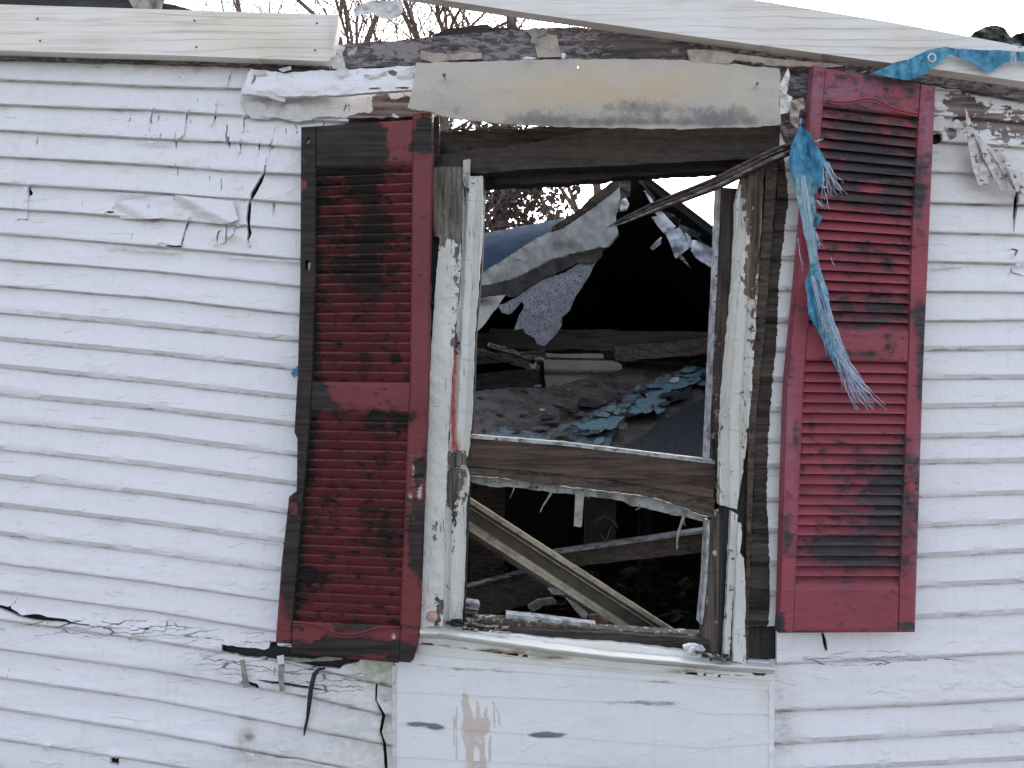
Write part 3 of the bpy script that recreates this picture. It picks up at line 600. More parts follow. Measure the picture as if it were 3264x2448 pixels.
outln('paint_flake', rag([(1676, 95), (1700, 88), (1745, 92), (1742, 108), (1716, 118), (1712, 142), (1690, 136), (1695, 116)], 2, 7, 3), -.05, .003, M['grey_paper'], fb, 4, None, .01)
outln('felt', rag([(1355, 121), (1400, 104), (1424, 92), (1554, 77), (1573, 90), (1639, 85), (1663, 95), (1560, 104), (1440, 116)], 1.5, 10, 6), .0, .02, M['tar'], fb, 6, None, .008)
tag(outln('torn_board', rag([(2190, 160), (2240, 158), (2350, 172), (2500, 190), (2690, 206), (2690, 214), (2440, 208), (2430, 200), (2400, 204), (2395, 196), (2340, 192), (2325, 203), (2200, 196)], 2.5, 9, 6), -.055, .012, M['tan_chip'], fb, 5, None, .006), 'tan splintered strip')
rf = thing('roof_remnant', 'black fallen roofing felt edge lying behind the upper left timber', 'roofing', P(200, 20, .2))
sheet('roofing_felt', rag([(-420, -160), (150, -160), (330, -12), (470, -4), (640, 38), (640, 60), (-420, 40)], 4, 18, 2), plane(.10, 0, 0, .0, -.5, .03, 2), .02, M['tar'], rf, 14)
sheet('shingle', rag([(400, -30), (520, -6), (510, 34), (425, 26)], 3, 9, 4), plane(.07, 0, 0, 0, -.2, .03, 2, 30), .01, M['grey_paper'], rf, 6)
rl = thing('roofing_scrap', 'crumpled black roofing scrap poking above the timber at far right', 'roofing', P(3150, 110, .1))
sheet('felt', rag([(3088, 122), (3110, 100), (3140, 84), (3175, 79), (3200, 90), (3222, 120), (3240, 108), (3264, 104), (3330, 120), (3330, 170), (3200, 150)], 2.5, 8, 3), plane(.03, 0, 0, 0, 0, .07, 5, 40), .015, M['tar'], rl, 5)
# soffit board and the peeled course over the left shutter
sb = thing('trim_board', 'bulging white trim board with curling paint above the left shutter', 'board', P(1000, 260, 0))
def bulge(U, V):
    t = np.clip((V - 215) / 90, 0, 1); return -.035 - .03 * np.sin(t * math.pi * .62) + .006 * fbm(U / 40, V / 20, 8, 3)
so_ = rag([(791, 234), (800, 222), (850, 226), (905, 232), (1000, 224), (1100, 222), (1170, 218), (1322, 208), (1330, 240), (1314, 288), (1200, 292), (1100, 302), (950, 306), (860, 306), (764, 300)], 3, 9, 9)
sheet('board', so_, bulge, .016, M['siding'], sb, 5, (), dict(dmg=.3, char=blobs([(1200,282,90,7,1.1),(1290,280,30,7,.8),(1255,232,26,16,1.4)]), hcr=.2))
for j, pl in enumerate(([(1158,236),(1200,240),(1232,226),(1236,248),(1215,240),(1185,254),(1160,246)], [(1066,232),(1084,212),(1108,220),(1112,234),(1085,250)], [(1262,232),(1290,222),(1318,214),(1322,240),(1300,272),(1275,270)],
                        [(885,220),(925,210),(930,220),(900,230)], [(800,228),(848,224),(850,240),(815,240)], [(845,306),(880,300),(912,316),(905,324),(870,318)], [(1052,190),(1090,160),(1098,200),(1100,216),(1062,218)], [(1105,172),(1140,146),(1132,168),(1112,178)], [(1060, 150), (1082, 142), (1100, 150), (1092, 166), (1070, 172), (1076, 160)])):
    sheet('paint_flake', rag(pl, 1.8, 6, j), plane(-.068 if j != 6 else -.055, pl[0][0], pl[0][1], .15, .35, .008, j, 25), .0015, M['white_chip'], sb, 4)
pc_ = rag([(768, 306), (860, 306), (1100, 304), (1320, 288), (1345, 330), (1400, 352), (1380, 372), (1290, 372), (1150, 377), (1000, 376), (985, 384), (960, 386), (915, 380), (850, 372), (800, 364), (766, 330)], 3, 8, 12)
hol = [rag(h, 1.5, 6, 3) for h in ([(960,310),(985,310),(984,335),(1000,345),(985,352),(962,348)], [(820,312),(840,310),(842,322),(825,324)], [(880,322),(890,318),(893,345),(885,350)])]
outln('siding_strip', pc_, -.022, .012, M['siding_weathered'], sb, 5, dict(char=blobs([(1215,340,34,60,1.9),(1290,335,40,50,1.25),(1150,368,30,16,1.3),(1340,355,60,30,1.5),(1060,374,90,6,1.2)]), dmg=.5, stain=.25), .01).name = 'siding_strip'
for pl in ([(1000,318),(1060,316),(1052,332),(1010,335)],): pass
for j, pl in enumerate(([(780,330),(820,322),(850,335),(860,380),(800,376),(778,350)], [(905,335),(945,328),(985,352),(980,384),(920,378)], [(865,312),(900,318),(898,340),(872,338)])):
    sheet('paint_flake', rag(pl, 2, 7, j + 20), plane(-.034, pl[0][0], pl[0][1], .08, .2, .006, j, 30), .002, M['white_chip'], sb, 4)
tag(outln('cavity_board', rag([(990, 376), (1380, 366), (1400, 372), (1400, 400), (960, 404)], 2, 12, 3), .0, .012, M['char'], sb, 8), 'charred wood strip')

# curved sheet
cs = thing('curved_panel', 'curved grey fibre panel hanging loose above the window with a sooty lower half', 'panel', P(1900, 300, 0))
cso = rag([(1326, 200), (1500, 198), (1750, 188), (2164, 190), (2300, 200), (2484, 219), (2486, 250), (2484, 330), (2490, 392), (2482, 399), (2400, 404), (2164, 411), (1900, 407), (1750, 402), (1596, 394), (1490, 384), (1407, 370), (1380, 358), (1298, 345), (1312, 290), (1322, 240)], 2.4, 8, 2)
def csy(U, V):
    t = np.clip((V - 195) / 210, 0, 1); return -.05 - .045 * np.sin(t * 2.0) + .01 * t + .006 * fbm(U / 160, V / 60, 3, 3)
sheet('sheet', cso, csy, .004, M['fibre'], cs, 8, [crack([(1840,196,3),(1842,215,3),(1846,228,1)],.5)], dict(stain=blobs([(2050,280,260,60,.6),(1750,300,250,60,.4)]), char=blobs([(1700,375,100,34,.6),(2050,345,170,34,.75),(2320,365,120,34,.75),(1900,390,300,20,.6),(1380,300,50,60,.3),(2250,390,250,14,.5),(1450,350,60,30,.4)])))
t_ = NT('soot_film')
for (u, v, r) in ((1416, 239, 6), (2415, 266, 5)):
    x, y, z = P(u, v, -.105); tubes('nail', [[(x, y, z, r * SC), (x, y + .004, z, r * SC), (x, y + .03, z, .002)]], M['white_chip'], cs, 10)
for j, pl in enumerate(([(1648,187),(1680,180),(1712,183),(1700,189)], [(1790,168),(1804,170),(1802,190),(1790,186)], [(2486,268),(2512,215),(2518,240),(2508,300),(2528,310),(2512,360),(2488,364)], [(2515,322),(2560,312),(2565,345),(2548,352),(2545,415),(2520,390)])):
    sheet('paint_flake', rag(pl, 1.5, 7, j + 30), plane(-.075, pl[0][0], pl[0][1], .05, .1, .02, j, 22), .002, M['white_chip'] if j != 3 else M['tan_chip'], cs, 4)
sheet('backing_strip', rag([(2488, 222), (2605, 200), (2600, 500), (2530, 500), (2490, 400)], 2, 12, 3), plane(-.02, 0, 0, 0, 0, .008, 4), .02, M['char_grey'], cs, 8)
# loose scrap caught on the twigs above
tag(sheet('hanging_scrap', rag([(1126, 30), (1160, 8), (1180, 0), (1280, 2), (1284, 40), (1266, 58), (1238, 64), (1205, 52), (1184, 40), (1165, 44), (1130, 52)], 3, 8, 3), plane(-.08, 1200, 30, .15, .1, .03, 3, 40), .002, M['white_chip'], None, 4),
    'crumpled white paint scrap dangling in the gap below the upper timber', 'scrap')

# ------------------------------------------------------------ shutters
def pl(pts):
    vs = [p[1] for p in pts]; us = [p[0] for p in pts]; return lambda V: np.interp(V, vs, us)
def shutter(label, mat, TL, TR, BL, BR, lo, li, ri, ro, v_top, up0, up1, lo0, lo1, v_bot, yF, flipped, charf, nslat, stainf, loc, slopes, cutl=None, arch=None, group='louvred shutters beside the window'):
    """lo, li, ri, ro: u as functions of v along outer/inner edges; slopes(v) gives the vertical drop from inner left to inner right"""
    root = thing('shutter', label, 'shutter', loc, group)
    at = dict(char=charf, stain=stainf)
    def vv(A, Vc, u):      # tilt of horizontal members
        return Vc + slopes(Vc) * (u - 0.5)
    def member(name, a0, a1, va, vb, y, th, na, nb, yfn=None, holes=(), at=at):
        def f(A, B):
            V = va + (vb - va) * B; U = a0(V) * (1 - A) + a1(V) * A
            full = (U - li(V)) / (ri(V) - li(V)); return U, V + slopes(V) * (full - .5)
        return patch(name, f, na, nb, yfn or y, th, mat, root, at, holes)
    wob = lambda A, B: yF + .0015 * fbm(A * 3, B * 30, 5, 2)
    h = [cutl] if cutl else []
    bev = lambda A, B: yF + .0012 * fbm(A * 3, B * 30, 5, 2) + .006 * (np.clip((.10 - A) / .1, 0, 1) + np.clip((A - .90) / .1, 0, 1)) ** 2
    member('stile', lo, li, v_top[0], v_bot[0], yF, .034, 14, 170, bev, shL_holes if flipped else ())
    member('stile', ri, ro, v_top[1], v_bot[1], yF, .034, 14, 170, bev)
    ins = lambda A, B: yF + .003 + .001 * fbm(A * 6, B * 4, 7, 2) + .004 * (np.clip((.06 - B) / .06, 0, 1) + np.clip((B - .94) / .06, 0, 1))
    member('rail', li, ri, v_top[2], up0, yF, .028, 60, 24, ins)
    member('rail', li, ri, up1, lo0, yF, .028, 60, 20, ins)
    member('rail', li, ri, lo1, v_bot[2], yF, .028, 60, 24, ins)
    for (a, b) in ((up0, up1), (lo0, lo1)):
        n = nslat; d = (b - a) / n
        atw = dict(at, char=lambda U, V: charf(U, V) + (.1 if flipped else .05 + .0 * (V < 1050)), ab_lip_light=lambda A, B: ((B < .16) if flipped else (B > .93)) * 1.0)  # mask for the painted light line along each slat lip
        for i in range(n):
            va = a + i * d; vb = a + (i + 1) * d
            if flipped: prof = lambda A, B: yF + .003 + .012 * np.clip(1 - B / .14, 0, 1) + .027 * np.clip(B - .14, 0, 1) + .0008 * fbm(A * 9 + i, B, i, 2)
            else: prof = lambda A, B: yF + .0285 - .0255 * B + .0012 * np.clip(B - .9, 0, 1) * 10 + .0008 * fbm(A * 9 + i, B, i, 2)
            member('slat', li, ri, va - (2.5 if flipped else .5), vb + (.5 if flipped else 2.5), yF, .0045, 40, 15, prof, (), atw)
    member('back_panel', li, ri, up0 - 4, lo1 + 4, yF + .0345, .004, 8, 20)
    if arch:
        for off in (0, 9):
            path = []
            for k in range(41):
                t = k / 40; u = arch[0][0] + (arch[-1][0] - arch[0][0]) * t; v = float(np.interp(u, [p[0] for p in arch], [p[1] for p in arch]))
                # smooth a little
                v = np.mean([float(np.interp(u + q, [p[0] for p in arch], [p[1] for p in arch])) for q in (-18, -9, 0, 9, 18)])
                x, y, z = P(u, v + off, yF + .003); path.append((x, y, z, .0036 if not off else .0026))
            tubes('moulding', [path], mat, root, 7, None)
    return root
loL = pl([(960, 399), (957, 900), (949, 1200), (938, 1389), (948, 1396), (946, 1570), (922, 1589), (897, 1812), (880, 2040), (879, 2080)])
liL = pl([(1009, 399), (1007, 892), (996, 1218), (990, 1332), (934, 1984), (928, 2085)])
riL = pl([(1316, 380), (1310, 900), (1307, 1218), (1301, 1326), (1275, 1990), (1270, 2110)])
roL = pl([(1378, 374), (1381, 513), (1370, 892), (1367, 1250), (1352, 1601), (1338, 2001), (1320, 2082), (1300, 2100)])
slL = lambda V: np.interp(V, [400, 530, 1218, 1312, 1990, 2090], [-20, -14, 4, 6, 16, 30])
chSL = blobs([(1110,450,170,60,1.1),(985,600,26,260,.95),(975,1050,30,220,1.1),(960,1350,34,260,.75),(925,1780,30,200,.95),(1160,600,60,40,.4),(1200,740,60,60,.4),(1170,640,30,400,.24),(1150,860,90,50,.34),(1180,920,90,40,.3),(1100,540,120,30,.4),(1080,2060,150,30,1.15),(1340,1720,28,110,1.1),(1345,430,40,60,.7),
              (1345,1480,22,60,.5),(1290,1330,60,26,.35),(1020,1255,40,40,.5),(1060,1300,70,20,.4),(1000,1840,60,30,.4),(1270,420,60,60,-.6),(1200,2000,200,16,.4),(1310,2090,30,22,1.),(1260,2060,20,50,.6),(1250,1700,120,60,.25),(1200,1330,60,30,.3),(1060,700,50,120,.22),
              (1000,2040,60,26,-.5),(895,2010,25,22,-.9),(1250,2020,50,24,-.7),(1340,1050,30,180,-.25),(975,520,14,24,-.6),(975,590,16,22,-.8)])
stSL = blobs([(1337,1545,5,60,1.6),(1318,1500,3,30,.9),(1308,1590,5,12,.9),(1331,1630,14,5,1.2),(1255,2032,4,9,1.6)])
shL_holes = [rag([(972,452),(984,436),(990,438),(988,456),(978,462)], .8, 6), rag([(972,832),(986,826),(992,845),(985,862),(972,860)], .8, 6)]
S1 = shutter('dark red louvred shutter, blackened by fire, its left edge broken, left of the window', M['shutter'], None, None, None, None, loL, liL, riL, roL,
             (392, 372, 392), 528, 1218, 1315, 1988, (2066, 2094, 2098), -.072, True, chSL, 22, stSL, P(1140, 2080, -.05), slL, arch=[(934,1982),(990,1986),(1030,1996),(1060,2016),(1100,2024),(1150,2018),(1180,2006),(1220,1998),(1276,2000)])
loR = pl([(2594, 205), (2563, 640), (2540, 900), (2507, 1224), (2495, 1600), (2485, 1962), (2481, 2020)])
liR = pl([(2636, 205), (2614, 472), (2600, 760), (2562, 1224), (2536, 1851), (2530, 2020)])
riR = pl([(2935, 205), (2905, 721), (2892, 1200), (2865, 1866), (2862, 2020)])
roR = pl([(2983, 205), (2980, 273), (2957, 825), (2940, 1224), (2916, 2013)])
slR = lambda V: np.interp(V, [211, 350, 1050, 1150, 1860, 2015], [52, 36, 8, 6, 0, -2])
chSR = blobs([(2800,540,150,240,.36),(2700,450,90,60,.15),(2860,640,60,120,.15),(2700,520,120,200,.15),(2800,250,120,40,.22),(2900,300,40,30,.3),(2780,1000,170,70,.35),(2950,1190,24,150,.8),(2860,1560,90,180,.4),(2700,1600,120,200,.2),(2740,1130,110,14,.4),(2930,640,20,120,.3),(2930,1000,20,60,.3),(2690,1740,150,30,.45),(2650,1860-90,60,10,.5),(2760,1790,120,16,.45),
              (2780,720,160,40,-.35),(2820,830,140,40,.1),(2740,1300,140,80,-.2),(2780,600,50,24,-.5),(2540,1400,16,60,.35),(2505,1700,14,80,.3),(2520,1150,12,100,.2),(2540,700,20,200,-.2),(2490,1990,14,30,.7),(2900,2000,40,20,.45),(2560,2018,100,8,.5),(2940,1640,20,40,.3)])
stSR = blobs([(2700,290,120,50,.6),(2520,1450,18,300,.5),(2930,1750,18,260,.7),(2955,420,18,160,.6),(2600,330,20,200,.4),(2920,1450,14,90,.5)])
S2 = shutter('faded red louvred shutter with an arched top rail, scorched slats, right of the window', M['shutter2'], None, None, None, None, loR, liR, riR, roR,
             (239, 244, 243), 356, 1054, 1152, 1866, (2016, 2016, 2016), -.082, False, chSR, 22, stSR, P(2730, 2015, -.06), slR,
             arch=[(2632,318),(2680,326),(2720,322),(2750,313),(2785,314),(2810,324),(2850,346),(2890,356),(2925,362)])
for (u, v, yy, r, par) in ((2905, 1550, -.0825, 13, S2), (2513, 1568, -.0835, 4, S2), (2933, 727, -.0835, 7, S2), (1318, 1655, -.0735, 6, S1), (1338, 875, -.0735, 4, S1)):
    x, y, z = P(u, v, yy); rr = r * SC
    tubes('screw', [[(x, y + .002, z, rr), (x, y - .001, z, rr), (x, y - .0015, z, rr * .7), (x, y + .0005, z, rr * .5), (x, y - .002, z, rr * .3), (x, y - .002, z, .0001)]], M['iron'] if par is S1 else M['shutter2'], par, 14)
sheet('torn_edge', rag([(921, 1592), (924, 1578), (932, 1588), (948, 1600), (950, 1640), (924, 1640)], 1.5, 6), plane(-.078, 0, 0, 0, 0, .01, 4, 20), .003, M['shutter'], S1, 4, (), dict(char=.2))
sheet('loose_flake', [(972, 452), (984, 437), (989, 440), (986, 455), (975, 461)], -.06, .002, M['white_chip'], S1, 3)
sheet('charred_lip', rag([(1378, 380), (1400, 392), (1402, 440), (1400, 490), (1385, 520), (1378, 480)], 1.5, 8), -.03, .02, M['char'], S1, 5)
tag(sheet('tarp_scrap', rag([(925, 1190), (938, 1178), (950, 1165), (952, 1195), (936, 1206)], 1.5, 6), -.04, .003, M['tarp'], None, 3), 'tiny blue tarp scrap poking out behind the left shutter edge', 'tarp scrap')

# ------------------------------------------------------------ window: frame, sashes, sill
win = thing('window', 'empty double hung window frame with peeling white casing and no glass', 'window', P(1880, 2060, 0))
def moulded(y, a, b, dpt=.012, s=1):
    return lambda U, V: y + dpt * np.clip(np.sin((U - np.interp(V, a[1], a[0])) / (np.interp(V, b[1], b[0]) - np.interp(V, a[1], a[0])) * math.pi * 3), 0, 1) + .004 * fbm(U / 20, V / 60, s)
charC = blobs([(1420,600,60,120,1.5),(1400,720,30,60,.9),(1455,800,14,200,.45),(1450,1080,14,60,.7),(1470,700,12,200,.4),(1385,1700,12,40,.6),(1400,1950,20,60,.6),(1460,1500,30,40,1.2),(1460,1640,20,60,.5),(1500,1200,8,300,.3)])
sheet('casing', rag([(1380, 532), (1474, 532), (1470, 760), (1464, 913), (1448, 1100), (1432, 1325), (1425, 1480), (1418, 1700), (1411, 1994), (1341, 2000), (1352, 1700), (1366, 1325), (1375, 1100), (1398, 780), (1402, 758), (1382, 752)], 1.6, 9, 2), plane(-.038, 0, 0, 0, 0, .006, 2, 50), .024, M['casing'], win, 5, (), dict(char=charC, stain=blobs([(1438,1250,6,180,.3)])))
sheet('tar_paper', [(1372, 500), (1412, 500), (1412, 1000), (1372, 1400), (1352, 1400), (1362, 1000)], -.006, .006, M['tar'], win, 14)
sheet('blind_stop', rag([(1476, 510), (1500, 505), (1498, 562), (1540, 560), (1540, 700), (1530, 848), (1514, 1047), (1504, 1325), (1500, 1380), (1490, 1480), (1428, 1490), (1436, 1325), (1450, 1100), (1468, 913), (1474, 700)], 1.6, 9, 4),
      moulded(-.018, ([1474, 1434], [532, 1400]), ([1541, 1502], [532, 1400])), .03, M['casing'], win, 4, (), dict(char=blobs([(1482,560,8,300,.35),(1510,590,30,40,.35),(1455,1090,12,40,.7),(1460,1470,40,30,1.3)]), stain=blobs([(1452,1130,5,70,1.8),(1444,1300,6,150,2.2),(1455,1440,16,40,1.2)])))
sheet('lower_stop', rag([(1424, 1490), (1490, 1484), (1498, 1520), (1487, 1615), (1482, 1800), (1474, 1980), (1412, 1992), (1420, 1700)], 2, 9, 6), moulded(-.008, ([1424, 1411], [1490, 1994]), ([1492, 1474], [1490, 1994]), .008), .03, M['casing'], win, 4, (),
      dict(char=blobs([(1450,1530,30,50,1.0),(1440,1600,20,60,.7),(1445,1700,10,80,.4)]), stain=blobs([(1465,1540,16,24,.8)])))
sheet('jamb', [(1528, 560), (1546, 560), (1536, 848), (1518, 1047), (1508, 1325), (1494, 1600), (1480, 1985), (1466, 1985)], .02, .09, M['charv'], win, 8)
# right casing stack
sheet('casing', rag([(2366, 551), (2436, 530), (2430, 691), (2412, 980), (2396, 1250), (2380, 1420), (2350, 1625), (2292, 1610), (2301, 1300), (2313, 1173), (2337, 908), (2350, 643)], 2.5, 9, 14), moulded(-.036, ([2366, 2301], [540, 1300]), ([2436, 2383], [540, 1300]), .012), .03, M['casing_bare'], win, 4, (),
      dict(char=blobs([(2400,580,40,60,1.0),(2415,760,20,140,.6),(2350,760,18,200,-.65),(2345,1000,30,160,-.8),(2330,1250,28,180,-.8),(2385,1150,10,200,-.3),(2330,1500,30,120,-.9),(2380,900,20,60,.5)]), stain=blobs([(2395,600,22,50,.9)])))
sheet('brown_strip', rag([(2443, 525), (2480, 520), (2466, 700), (2450, 900), (2438, 1053), (2412, 1300), (2395, 1700), (2384, 2112), (2372, 2112), (2382, 1600), (2386, 1300), (2405, 1053), (2425, 800)], 1.2, 14, 7), -.022, .025, M['char_brown'], win, 7)
sheet('sash_stile', rag([(2297, 597), (2362, 600), (2350, 700), (2330, 950), (2312, 1250), (2302, 1400), (2284, 1600), (2272, 1600), (2278, 1400), (2262, 1398), (2264, 1325), (2277, 1022), (2284, 898)], 1., 20, 9), .045, .035, M['sash_grey'], win, 6, (), dict(char=blobs([(2320,900,20,600,.6)])))
sheet('parting_bead', rag([(2290, 597), (2298, 597), (2286, 898), (2279, 1022), (2266, 1325), (2262, 1460), (2252, 1460), (2258, 1325), (2272, 1022), (2279, 898)], .6, 20, 3), .03, .05, M['whitestrip'], win, 5)
sheet('lower_stile', rag([(2268, 1636), (2326, 1625), (2322, 1800), (2306, 2085), (2236, 2075), (2252, 1850)], 1.5, 14, 5), .005, .04, M['sash_grey'], win, 5, (), dict(char=.15))
sheet('parting_bead', rag([(2255, 1660), (2264, 1660), (2254, 1850), (2240, 1990), (2232, 1990), (2246, 1850)], .8, 14, 3), .0, .05, M['whitestrip'], win, 5)
sheet('casing', rag([(2330, 1625), (2352, 1640), (2345, 1800), (2324, 2106), (2306, 2096), (2318, 1900)], 1.5, 9, 8), -.03, .02, M['casing'], win, 4, (), dict(char=.25))
sheet('casing', rag([(2352, 1672), (2362, 1665), (2366, 1700), (2358, 1760), (2372, 1780), (2376, 1900), (2376, 2116), (2336, 2108), (2344, 1900)], 2.2, 8, 9), -.045, .02, M['casing'], win, 4, (), dict(char=.12))
sheet('cavity_back', [(2372, 530), (2500, 500), (2470, 1000), (2440, 1600), (2420, 2112), (2290, 2095), (2300, 1300)], .0, .02, M['charv'], win, 20)
# header
sheet('header_beam', rag([(1385, 492), (1500, 478), (1700, 455), (1900, 412), (2200, 396), (2540, 394), (2540, 500), (2400, 506), (2100, 520), (1860, 532), (1700, 538), (1540, 552), (1385, 545)], 2, 18, 2), plane(.0, 0, 0, 0, 0, .006, 3), .045, M['char_head'], win, 7)
sheet('header_beam', rag([(1480, 520), (1700, 500), (2100, 490), (2450, 480), (2450, 540), (2363, 541), (2164, 552), (1994, 562), (1800, 580), (1541, 593), (1480, 596)], 4, 11, 6), plane(.06, 0, 0, 0, 0, .012, 4, 40), .06, M['char'], win, 6)
sheet('charred_plank', rag([(1398, 419), (1650, 413), (1850, 402), (2000, 402), (2120, 408), (2120, 440), (1900, 445), (1700, 460), (1500, 482), (1388, 500)], 3, 11, 8), plane(.03, 0, 0, 0, 0, .02, 5, 50), .03, M['char'], win, 6)
paths = []
for j in range(26):
    u = random.uniform(1400, 1950); v = 416 - (u - 1400) * .03 + random.uniform(-3, 12); L = random.uniform(80, 260); yy = random.uniform(.0, .04); sl_ = random.uniform(-.07, .0)
    paths.append([(*P(u + L * t, v + sl_ * L * t + 3 * math.sin(t * 3 + j), yy), .0022 * (1 - .8 * abs(2 * t - 1))) for t in np.linspace(0, 1, 8)])
tubes('splinter', paths, M['char'], win, 4)['kind'] = 'stuff'
# meeting rail (bottom of upper sash)
def rail(name, tp, bt, y, th, mat, s, step=6, at=None, am=1.): sheet(name, rag(tp + bt[::-1], am, 16, s), plane(y, 0, 0, 0, 0, .003, s), th, mat, win, step, (), at)
rail('meeting_rail', [(1500, 1396), (1800, 1420), (2281, 1478)], [(1494, 1470), (1800, 1496), (2277, 1558)], .012, .045, M['sash'], 3, at=dict(char=.3))
rail('rail_lip', [(1486, 1462), (1750, 1484), (1950, 1502), (2276, 1560)], [(1486, 1484), (1750, 1508), (1950, 1530), (2274, 1587)], -.01, .03, M['sash'], 5, at=dict(char=.1))
rail('rail_top_bead', [(1500, 1386), (1800, 1410), (2280, 1467)], [(1500, 1397), (1800, 1421), (2280, 1480)], .006, .05, M['whitestrip'], 7, am=.5)
rail('charred_drip', [(1450, 1484), (1750, 1508), (1950, 1530), (2276, 1586)], [(1452, 1504), (1560, 1520), (1750, 1545), (1950, 1566), (2080, 1584), (2190, 1620), (2275, 1652)], .0, .03, M['char_brown'], 9, 5, am=3.)
sheet('lower_sash_top', rag([(1500, 1516), (1650, 1530), (1800, 1552), (1960, 1570), (2100, 1590), (2262, 1650), (2262, 1668), (2200, 1652), (2080, 1626), (2010, 1612), (1980, 1596), (1880, 1583), (1750, 1568), (1620, 1552), (1560, 1552), (1500, 1534)], 3, 10, 4), plane(.05, 0, 0, 0, 0, .01, 3, 60), .02, M['whitestrip'], win, 5)
for j, (u0, v0, u1, v1, w) in enumerate(((1634, 1530, 1630, 1588, 3), (1756, 1556, 1728, 1632, 5), (2175, 1640, 2160, 1750, 8), (2182, 1630, 2180, 1675, 4), (1560, 1530, 1575, 1545, 3), (1870, 1560, 1872, 1590, 3), (2040, 1610, 2030, 1625, 3))):
    path = [(*P(u0 + (u1 - u0) * t + 6 * math.sin(t * 4 + j), v0 + (v1 - v0) * t, .0 + .02 * t), SC * w * (1 - .6 * t) * random.uniform(.7, 1.2)) for t in np.linspace(0, 1, 9)]
    tubes('hanging_shred', [path], M['grey_paper'], win, 5)
sheet('paper_strip', [(1834, 1572), (1862, 1566), (1860, 1600), (1854, 1681), (1829, 1677)], plane(.02, 0, 0, 0, 0, .004), .002, M['grey_paper'], win, 6)
# bottom rail and stool
rail('bottom_rail', [(1612, 1957), (1700, 1966), (1875, 1988), (1900, 1990)], [(1612, 1974), (1700, 1984), (1875, 2004), (1900, 2006)], .04, .04, M['whitestrip'], 3, at=None, am=.8)
rail('rail_ledge', [(1478, 1972), (1640, 1978), (1880, 2003), (2240, 2024)], [(1470, 1990), (1640, 1996), (1880, 2022), (2250, 2042)], .025, .05, M['sash_grey'], 4, at=None, am=1.2)
rail('charred_rail', [(1440, 1996), (1560, 1996), (1750, 2010), (1960, 2020), (2260, 2038)], [(1440, 2010), (1600, 2022), (1750, 2044), (1960, 2052), (2200, 2084), (2270, 2086)], .0, .05, M['char'], 5, am=3)
rail('stool', [(1390, 2000), (1560, 2016), (1760, 2040), (1960, 2052), (2200, 2080), (2300, 2094)], [(1390, 2016), (1560, 2034), (1760, 2060), (1960, 2078), (2200, 2100), (2330, 2118)], -.025, .06, M['sill'], 7, am=2., at=dict(char=blobs([(1480,2012,80,10,.9),(2260,2100,60,16,.8),(1700,2035,60,8,.4)])))
def sillnose(A, B):
    return -.075 + .03 * (2 * B - 1) ** 2 + .001 * fbm(A * 40, B * 2, 3)
sT = [(1338, 2002), (1420, 2008), (1560, 2028), (1760, 2056), (1960, 2080), (2160, 2098), (2300, 2112), (2470, 2122)]
def fs(A, B):
    U = 1338 + (2470 - 1338) * A; t = ev(sT, U); return U, t + (30 - 8 * A) * B + 1.2 * fbm(U / 50, U * 0, 3)
patch('sill', fs, 220, 10, sillnose, .05, M['sill'], win, dict(char=blobs([(1460,2018,14,10,.6),(2150,2095,200,4,.25)]), stain=blobs([(1400,2020,60,12,.4),(1700,2080,80,5,.5),(2200,2125,120,8,.5)])))
def fs2(A, B):
    U = 1334 + (2468 - 1334) * A; t = ev(sT, U); return U, t + 27 + (26 - 6 * A) * B
slots = []
for (a, b, c) in ((80,145,1385),(180,240,1397),(285,345,1412),(390,450,1425),(485,545,1434),(585,645,1444),(680,745,1453),(820,870,1466),(1640,1700,1556),(1740,1800,1562),(1825,1890,1570),(1920,1970,1575),(2035,2095,1575)):
    u0, u1, v_ = 1300 + a * .5425, 1300 + b * .5425, 1300 + c * .5425 - 2; slots.append([(u0, v_ - 1.5), (u1, v_ - .1), (u1, v_ + 2.9), (u0, v_ + 1.5)])
patch('nail_flange', fs2, 420, 20, -.034, .0025, M['sill'], win, dict(stain=blobs([(1560,2075,40,8,1.2),(1620,2082,120,8,.9),(1760,2096,60,8,.9),(2190,2140,60,8,1.),(1400,2055,80,10,.3)])), slots)
sheet('flange_backing', [(1334, 2030), (2300, 2130), (2468, 2140), (2468, 2185), (1334, 2085)], -.027, .004, M['sill'], win, 30)
tag(sheet('plaster_crumb', rag([(2180, 2062), (2200, 2056), (2245, 2060), (2250, 2072), (2225, 2090), (2185, 2082)], 3, 6, 4), plane(-.04, 0, 0, 0, 0, .04, 4, 20), .02, M['white_chip'], None, 3), 'white crumb of plaster on the right end of the window sill', 'rubble')
db = thing('debris', 'dark curled splinters and flakes heaped in the right corner of the sill', 'debris', P(2280, 2095, -.04))
for j in range(16):
    u = random.uniform(2225, 2325); v = 2086 + (u - 2225) * .18 + random.uniform(-8, 8); a = random.uniform(0, 3.1)
    w, h_ = random.uniform(8, 22), random.uniform(3, 7); c, s_ = math.cos(a), math.sin(a)
    sheet('flake', [(u + c * w - s_ * h_, v + s_ * w * .5 + c * h_), (u - c * w - s_ * h_, v - s_ * w * .5 + c * h_), (u - c * w + s_ * h_, v - s_ * w * .5 - c * h_), (u + c * w + s_ * h_, v + s_ * w * .5 - c * h_)], plane(-.06, u, v, .6, .8, .02, j, 15), .002, M[random.choice(['char_brown', 'grey_paper', 'char_grey', 'char'])], db, 3)
db = thing('debris', 'brown rotten splinters lying in the left corner of the sill', 'debris', P(1480, 2005, -.02))
